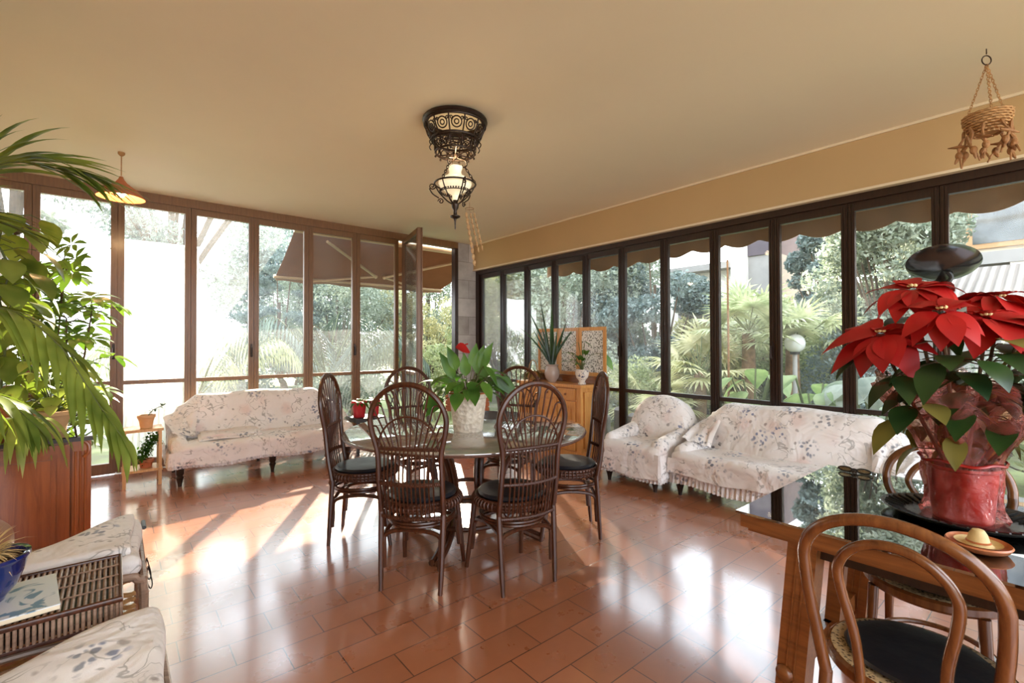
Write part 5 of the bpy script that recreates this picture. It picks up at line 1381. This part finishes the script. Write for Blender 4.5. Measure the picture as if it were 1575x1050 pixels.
b = MB(); V = []; F = []
for side in (0, 1):
    for i in range(41):
        for j in range(5): V.append((.0+.80*i/40, 7.1+.018*math.sin(2.1*i)+side*.004, -.1+2.66*j/4))
for side in (0, 1):
    for i in range(40):
        for j in range(4):
            a = side*205+i*5+j; q = (a, a+5, a+6, a+1); F.append(q if side else q[::-1])
b.add(V, F); b.mm((-.03, 7.08, 2.54), (.83, 7.13, 2.58)); o = b.build('white_sun_screen', 'white_sheet'); tag(o, 'white sheet hanging outside the second far window from the left', 'screen')
# houses to the east
t = thing('balcony_house', 'pale house with glazed balconies beyond the hanging basket window', 'building', (13.2, -1.2, -.2))
MB().mm((.6, -7, 0), (5, 3.2, 7.5)).build('wall', 'house_wall', t, False)
MB().mm((-.5, -7, 3.05), (.7, 3.2, 3.28)).mm((-.5, -7, 5.85), (.7, 3.2, 6.05)).build('balcony_slab', 'house_grey', t, False)
for z in (3.28, 6.05):
    p_ = MB()
    for k in range(8): p_.mm((-.48, -7+1.4*k, z), (-.42, -6.93+1.4*k, z+.95))
    p_.mm((-.49, -7, z+.93), (-.41, 3.2, z+1.0)); p_.build('railing', 'white_wall', t, False)
    MB().mm((-.46, -6.9, z+.05), (-.44, 3.1, z+.9)).build('balcony_glass', 'glass', t, False)
for k in range(5): 
    w_ = MB().mm((.55, -6+1.9*k, 3.5), (.62, -4.9+1.9*k, 5.5)).build('window', 'orange_wall', t, False); MB().mm((.54, -5.9+1.9*k, 3.6), (.56, -5.0+1.9*k, 5.4)).build('pane', 'steel_dark', w_, False)
for k in range(3): MB().mm((-.46, -5+3.4*k, 0), (-.30, -4.8+3.4*k, 3.05)).build('pillar', 'white_wall', t, False)
t = thing('tiled_roof_annex', 'grey building with a tiled roof behind the poinsettia', 'building', (11.2, -1.0, -.2))
MB().mm((0, -6, 0), (1.6, 3.0, 2.35)).build('wall', 'house_grey', t, False)
b = MB().add([(-.4, -6.2, 2.25), (-.4, 3.2, 2.25), (1.5, 3.2, 3.0), (1.5, -6.2, 3.0), (-.4, -6.2, 2.15), (-.4, 3.2, 2.15), (1.5, 3.2, 2.9), (1.5, -6.2, 2.9)], [(3, 2, 1, 0), (4, 5, 6, 7), (0, 1, 5, 4), (1, 2, 6, 5), (2, 3, 7, 6), (3, 0, 4, 7)]); b.build('roof', 'rooftile', t, False)
t = thing('white_villa', 'sunlit white villa with a low roof between the fan palms and the awning', 'building', (15, 7.3, -.2))
MB().mm((0, -.6, 0), (4, 2.2, 3.9)).build('wall', 'white_wall', t, False); MB().mm((-.5, -.62, 3.9), (4.4, 2.4, 4.1)).build('roof', 'house_grey', t, False)
w_ = MB().mm((-.03, .2, 2.2), (.02, 1.6, 3.2)).build('window', 'house_grey', t, False); MB().mm((-.04, .3, 2.3), (-.02, 1.5, 3.1)).build('pane', 'steel_dark', w_, False)
MB().mm((-.9, -.6, 1.5), (.1, 2.2, 1.62)).build('porch_roof', 'house_wall', t, False)
t = thing('purple_tower_house', 'house with a mauve upper wall above a pale pier, seen between two window posts', 'building', (14.2, 5.3, -.2))
MB().mm((0, .15, 4.1), (2, .9, 5.6)).build('upper_wall', 'purple_wall', t, False); MB().mm((.05, .1, 0), (2, 1.3, 4.1)).build('lower_wall', 'house_grey', t, False); MB().mm((-.1, .9, 0), (1.8, 1.35, 5.6)).build('pier', 'white_wall', t, False)
t = thing('flat_roofed_shed', 'low grey flat-roofed shed behind the garden globe lamp', 'building', (11.8, 3.4, -.2))
MB().mm((0, -1.3, 0), (.8, 1.0, 2.1)).build('wall', 'house_grey', t, False); MB().mm((-.35, -1.5, 2.1), (.9, 1.2, 2.25)).build('roof', 'white_wall', t, False)

t = thing('garden_globe_lamp', 'round white globe lamp on a garden post', 'lamp', (8.5, 2.97, -.2))
MB().tube([(0, 0, 0), (0, 0, 1.38)], .035, 12).build('post', 'house_grey', t); MB().lathe([(.001, 1.37), (.07, 1.37), (.075, 1.42), (.001, 1.42)], 20).build('collar', 'black', t)
MB().sphere((0, 0, 1.55), .155, 28, 18).build('globe', 'globe', t)
t = thing('bamboo_cane', 'thin dark pole standing outside among the fan palms', 'pole', (7.0, 3.35, -.15))
MB().tube([(0, 0, 0), (.01, 0, 1.3), (0, 0, 2.75)], [.018, .016, .014], 8).build('cane', 'dry', t)
for k in range(9):
    y = 3.05+.24*k; h = .42+.06*((k*7) % 3)
    b = MB().box((0, 0, h/2), (.07, .13, h)); b.lathe([(.065, 0), (.05, .03), (.001, .05)], 16, (0, 0, h)); b.v = [(x*.55 if z > h else x, yv, z) for x, yv, z in b.v]
    o = b.build('garden_picket', 'fence', None, True, (5.55, y, -.14)); tag(o, 'grey rounded picket in the low garden edging', 'picket', 'pickets of the low garden edging')

# ------------------------------------------------------------------ outside: trees, palms, shrubs
tree('cedar_tree', 'bluish needle tree with hanging sprays over the white wall', (1.0, 12.5, -.15), 7.0, 3.0, 2.4, 40, 9000, .12, .035, 'tree_c', 41, trunk=.16, clump=.42, squash=.45, down=.6)
tree('conifer', 'grey-blue conifer standing left of the brown awning', (3.6, 14.0, -.15), 3.9, .8, 1.1, 26, 5000, .12, .035, 'tree_c', 43, trunk=.12, clump=.5, squash=.35, down=.5)
tree('overhanging_tree', 'leafy tree branching across the top of the leftmost far windows', (-1.5, 11.2, -.15), 5.8, 2.9, 1.5, 26, 6000, .13, .07, 'tree_a', 45, trunk=.15, clump=.4)
tree('feathery_tree', 'fine-leaved tree under the brown awning, seen through the far windows', (5.4, 14.5, -.15), 4.6, .3, 1.9, 46, 14000, .10, .045, 'tree_a', 47, trunk=.13, clump=.5)
tree('russet_tree', 'fine-leaved russet-tinged tree right behind the open door', (7.4, 13.2, -.15), 3.8, .3, 1.2, 30, 6500, .09, .045, 'tree_y', 49, trunk=.10, clump=.5)
tree('door_shrub', 'bright green shrub just outside the open door', (5.05, 8.7, -.15), 1.5, .25, .62, 22, 2600, .07, .035, 'tree_b', 51, 'shrub', .035, .6)
tree('corner_tree', 'pale yellow-green tree beside the stone pillar', (8.1, 10.3, -.15), 3.6, .3, 1.3, 34, 8500, .10, .05, 'tree_b', 53, trunk=.09, clump=.5)
tree('large_grey_green_tree', 'large grey-green tree filling the windows behind the framed panels', (9.8, 8.9, -.15), 5.8, .3, 2.0, 60, 19000, .12, .055, 'tree_a', 55, trunk=.2, clump=.45)
tree('silvery_tree', 'silvery blue-green tree behind the armchair windows', (9.6, 6.3, -.15), 4.6, .2, 1.15, 40, 12000, .11, .05, 'tree_c', 57, trunk=.12, clump=.5)
tree('spreading_tree', 'spreading grey tree above the red poinsettia', (10.5, 2.35, -.15), 4.6, 1.3, .95, 50, 15000, .11, .05, 'tree_a', 59, trunk=.09, clump=.62, squash=.9)
tree('hillside_tree', 'dark tree under the scalloped awning right of the mauve house', (13.7, 4.0, -.15), 5.6, .8, .95, 36, 10000, .12, .055, 'tree_c', 61, trunk=.14, clump=.5)
tree('tall_backdrop_tree', 'tall dense tree far behind the corner of the room', (15.5, 15.5, -.15), 8.0, .5, 3.4, 56, 16000, .22, .10, 'tree_c', 63, trunk=.25, clump=.45)
tree('dense_evergreen', 'dense evergreen far behind the left end of the brown awning', (5.2, 18.5, -.15), 6.0, .3, 2.6, 50, 14000, .17, .08, 'tree_c', 101, trunk=.18, clump=.5)
tree('dense_evergreen', 'dense evergreen far behind the open door', (10.2, 17.8, -.15), 6.4, .3, 2.6, 50, 14000, .17, .08, 'tree_a', 103, trunk=.18, clump=.5)
tree('dense_evergreen', 'dense evergreen behind the windows next to the stone pillar', (12.6, 11.8, -.15), 6.6, .3, 2.4, 54, 15000, .16, .07, 'tree_c', 105, trunk=.18, clump=.5)
tree('leafy_thicket', 'leafy thicket between the silvery tree and the white villa', (11.6, 5.7, -.15), 2.5, .2, 1.25, 36, 8000, .11, .05, 'tree_y', 107, 'shrub', .08, .6)
tree('leafy_thicket', 'leafy thicket at the foot of the mauve house, behind the tall fan palm', (10.8, 4.1, -.15), 2.3, .2, 1.0, 32, 7000, .10, .05, 'tree_b', 109, 'shrub', .07, .6)
sh = [('rounded_shrub', 'round shrub below the fan palms, nearest the armchair', 7.6, 5.3, 1.2, .75, 'tree_b'), ('rounded_shrub', 'dense shrub below the spreading tree, behind the globe lamp', 9.6, 2.2, 1.55, .85, 'tree_c'),
      ('rounded_shrub', 'yellowish shrub at the foot of the white villa', 9.6, 5.0, 1.5, .85, 'tree_y'), ('rounded_shrub', 'shrub under the tiled roof behind the poinsettia', 9.0, .6, 1.35, .8, 'tree_a'),
      ('rounded_shrub', 'low shrub seen through the lower panes behind the pine cabinet', 6.6, 5.9, .95, .65, 'tree_a'), ('rounded_shrub', 'low leafy shrub behind the glass-topped table window', 7.0, .2, .9, .7, 'tree_b'),
      ('rounded_shrub', 'low shrub outside behind the left sofa', 1.6, 10.6, .85, .8, 'tree_c'), ('rounded_shrub', 'low shrub outside behind the side-on wicker chair', 3.9, 10.2, .95, .8, 'tree_a'),
      ('rounded_shrub', 'leafy shrub outside at the far left, beyond the plant stand', -1.0, 10.0, .8, .7, 'tree_b'), ('rounded_shrub', 'dense shrub between the armchair and the silvery tree', 7.8, 6.6, 1.5, .8, 'tree_a')]
for i, (nme, lab, x, y, h, rad, mt) in enumerate(sh):
    tree(nme, lab, (x, y, -.15), h, .2, rad, 20, 2600, .085, .042, mt, 70+i, 'shrub', .04, .7)

def feather_palm(name, label, loc, nf, L, rise, leaflet, mat, seed, trunk=.3, elev=(.25, 1.1)):
    t = thing(name, label, 'palm', loc); rr = random.Random(seed); lf = MB(); st = MB()
    MB().lathe([(.16, 0), (.15, trunk*.5), (.12, trunk), (.05, trunk+.1), (.001, trunk+.12)], 14).build('trunk', 'palm_bark', t)
    for i in range(nf):
        a = 2.4*i; e = rr.uniform(*elev); d = vec(math.cos(a)*math.cos(e), math.sin(a)*math.cos(e), math.sin(e)); hz = vec(math.cos(a), math.sin(a), 0)
        p0 = vec(0, 0, trunk); p1 = p0+d*L*.45+vec(0, 0, rise*.25); p2 = p0+d*L*.75+hz*L*.1+vec(0, 0, rise*.15); p3 = p2+hz*L*.26-vec(0, 0, L*.30)
        P = spline([p0, p1, p2, p3], 30); st.tube(P, [.012-.010*k/30 for k in range(31)], 5)
        for k in range(6, 31):
            T = norm(P[k]-P[k-1]); S = norm(np.cross(T, (0, 0, 1)))
            for s_ in (1, -1):
                for o_ in (0,):
                    p = P[k-1]+(P[k]-P[k-1])*o_; dd = norm(S*s_*.75+T*.55+vec(0, 0, -.25+rr.uniform(-.1, .1)))
                    lf.leaf(p, dd, (0, 0, 1), leaflet*(.5+.5*math.sin(PI*(k-4)/28)), leaflet*.055, .9, 3, .1, .4)
    lf.build('fronds', mat, t); st.build('frond_ribs', 'stem_green', t)
feather_palm('feather_palm', 'low feather palm arching in front of the far windows under the awning', (3.1, 9.2, -.15), 11, 2.0, .3, .62, 'palm_dark', 81, .75, (.45, 1.2))
feather_palm('feather_palm', 'paler feather palm arching behind the left sofa', (1.05, 9.4, -.15), 11, 1.9, .3, .58, 'fan_leaf', 83, .62, (.4, 1.1))
def fan_palm(name, label, loc, h, nf, r_, mat, seed):
    t = thing(name, label, 'palm', loc); rr = random.Random(seed); lf = MB(); st = MB()
    MB().lathe([(.10, 0), (.12, h*.5), (.10, h), (.001, h+.05)], 12).build('trunk', 'palm_bark', t)
    for i in range(nf):
        a = 2.4*i; e = rr.uniform(-.1, 1.2); d = vec(math.cos(a)*math.cos(e), math.sin(a)*math.cos(e), math.sin(e)); S0 = norm(np.cross(d, (0, 0, 1.0))); U0 = np.cross(S0, d)
        q = vec(0, 0, h)+d*r_*rr.uniform(.8, 1.2); st.tube([vec(0, 0, h), q], .009, 5)
        for k in range(19):
            b_ = R(-115+230*k/18); dd = d*math.cos(b_)+S0*math.sin(b_)+U0*.12
            lf.leaf(q, dd, U0, r_*rr.uniform(.75, .95)*(1-.18*abs(b_)/2), r_*.085, .35, 3, .2, .45)
    lf.build('fans', mat, t); st.build('leaf_stalks', 'stem_green', t)
fan_palm('fan_palm', 'spiky fan palm catching the light behind the armchair and sofa gap', (8.2, 4.45, -.15), .95, 20, .62, 'tree_y', 91)
fan_palm('fan_palm', 'tall fan palm in the window above the left end of the right sofa', (8.6, 3.75, -.15), 1.7, 20, .62, 'fan_leaf', 92)
fan_palm('fan_palm', 'fan palm just left of the garden globe lamp', (8.9, 3.15, -.15), 1.45, 18, .58, 'fan_leaf', 93)
fan_palm('fan_palm', 'low fan palm outside beside the pine cabinet', (7.2, 4.75, -.15), .35, 16, .5, 'tree_y', 94)
def ear_plant(label, loc, n, size, seed, mat):
    t = thing('elephant_ear_plant', label, 'plant', loc); rr = random.Random(seed); lf = MB(); st = MB()
    for i in range(n):
        a = 2.4*i; h = rr.uniform(.5, 1.15); q = vec(math.cos(a)*rr.uniform(.1, .45), math.sin(a)*rr.uniform(.1, .45), h)
        st.tube(spline([(0, 0, 0), q*.5+vec(0, 0, .1), q], 6), .012, 6); lf.leaf(q-vec(0, 0, .0), norm(vec(math.cos(a), math.sin(a), -.45)), (0, 0, 1), size*rr.uniform(.8, 1.2), size*.75, .5, 8, .12, .32)
    lf.build('leaves', mat, t); st.build('stalks', 'stem_green', t)
ear_plant('broad elephant-ear plant under the garden globe lamp', (6.5, 2.05, -.15), 16, .48, 95, 'ear_leaf')
ear_plant('bluish elephant-ear plant right of the garden globe lamp', (6.6, 1.45, -.15), 14, .46, 96, 'tree_a')
ear_plant('elephant-ear plant with lit leaves, below the tall fan palm', (6.9, 2.95, -.15), 10, .42, 97, 'ear_leaf')
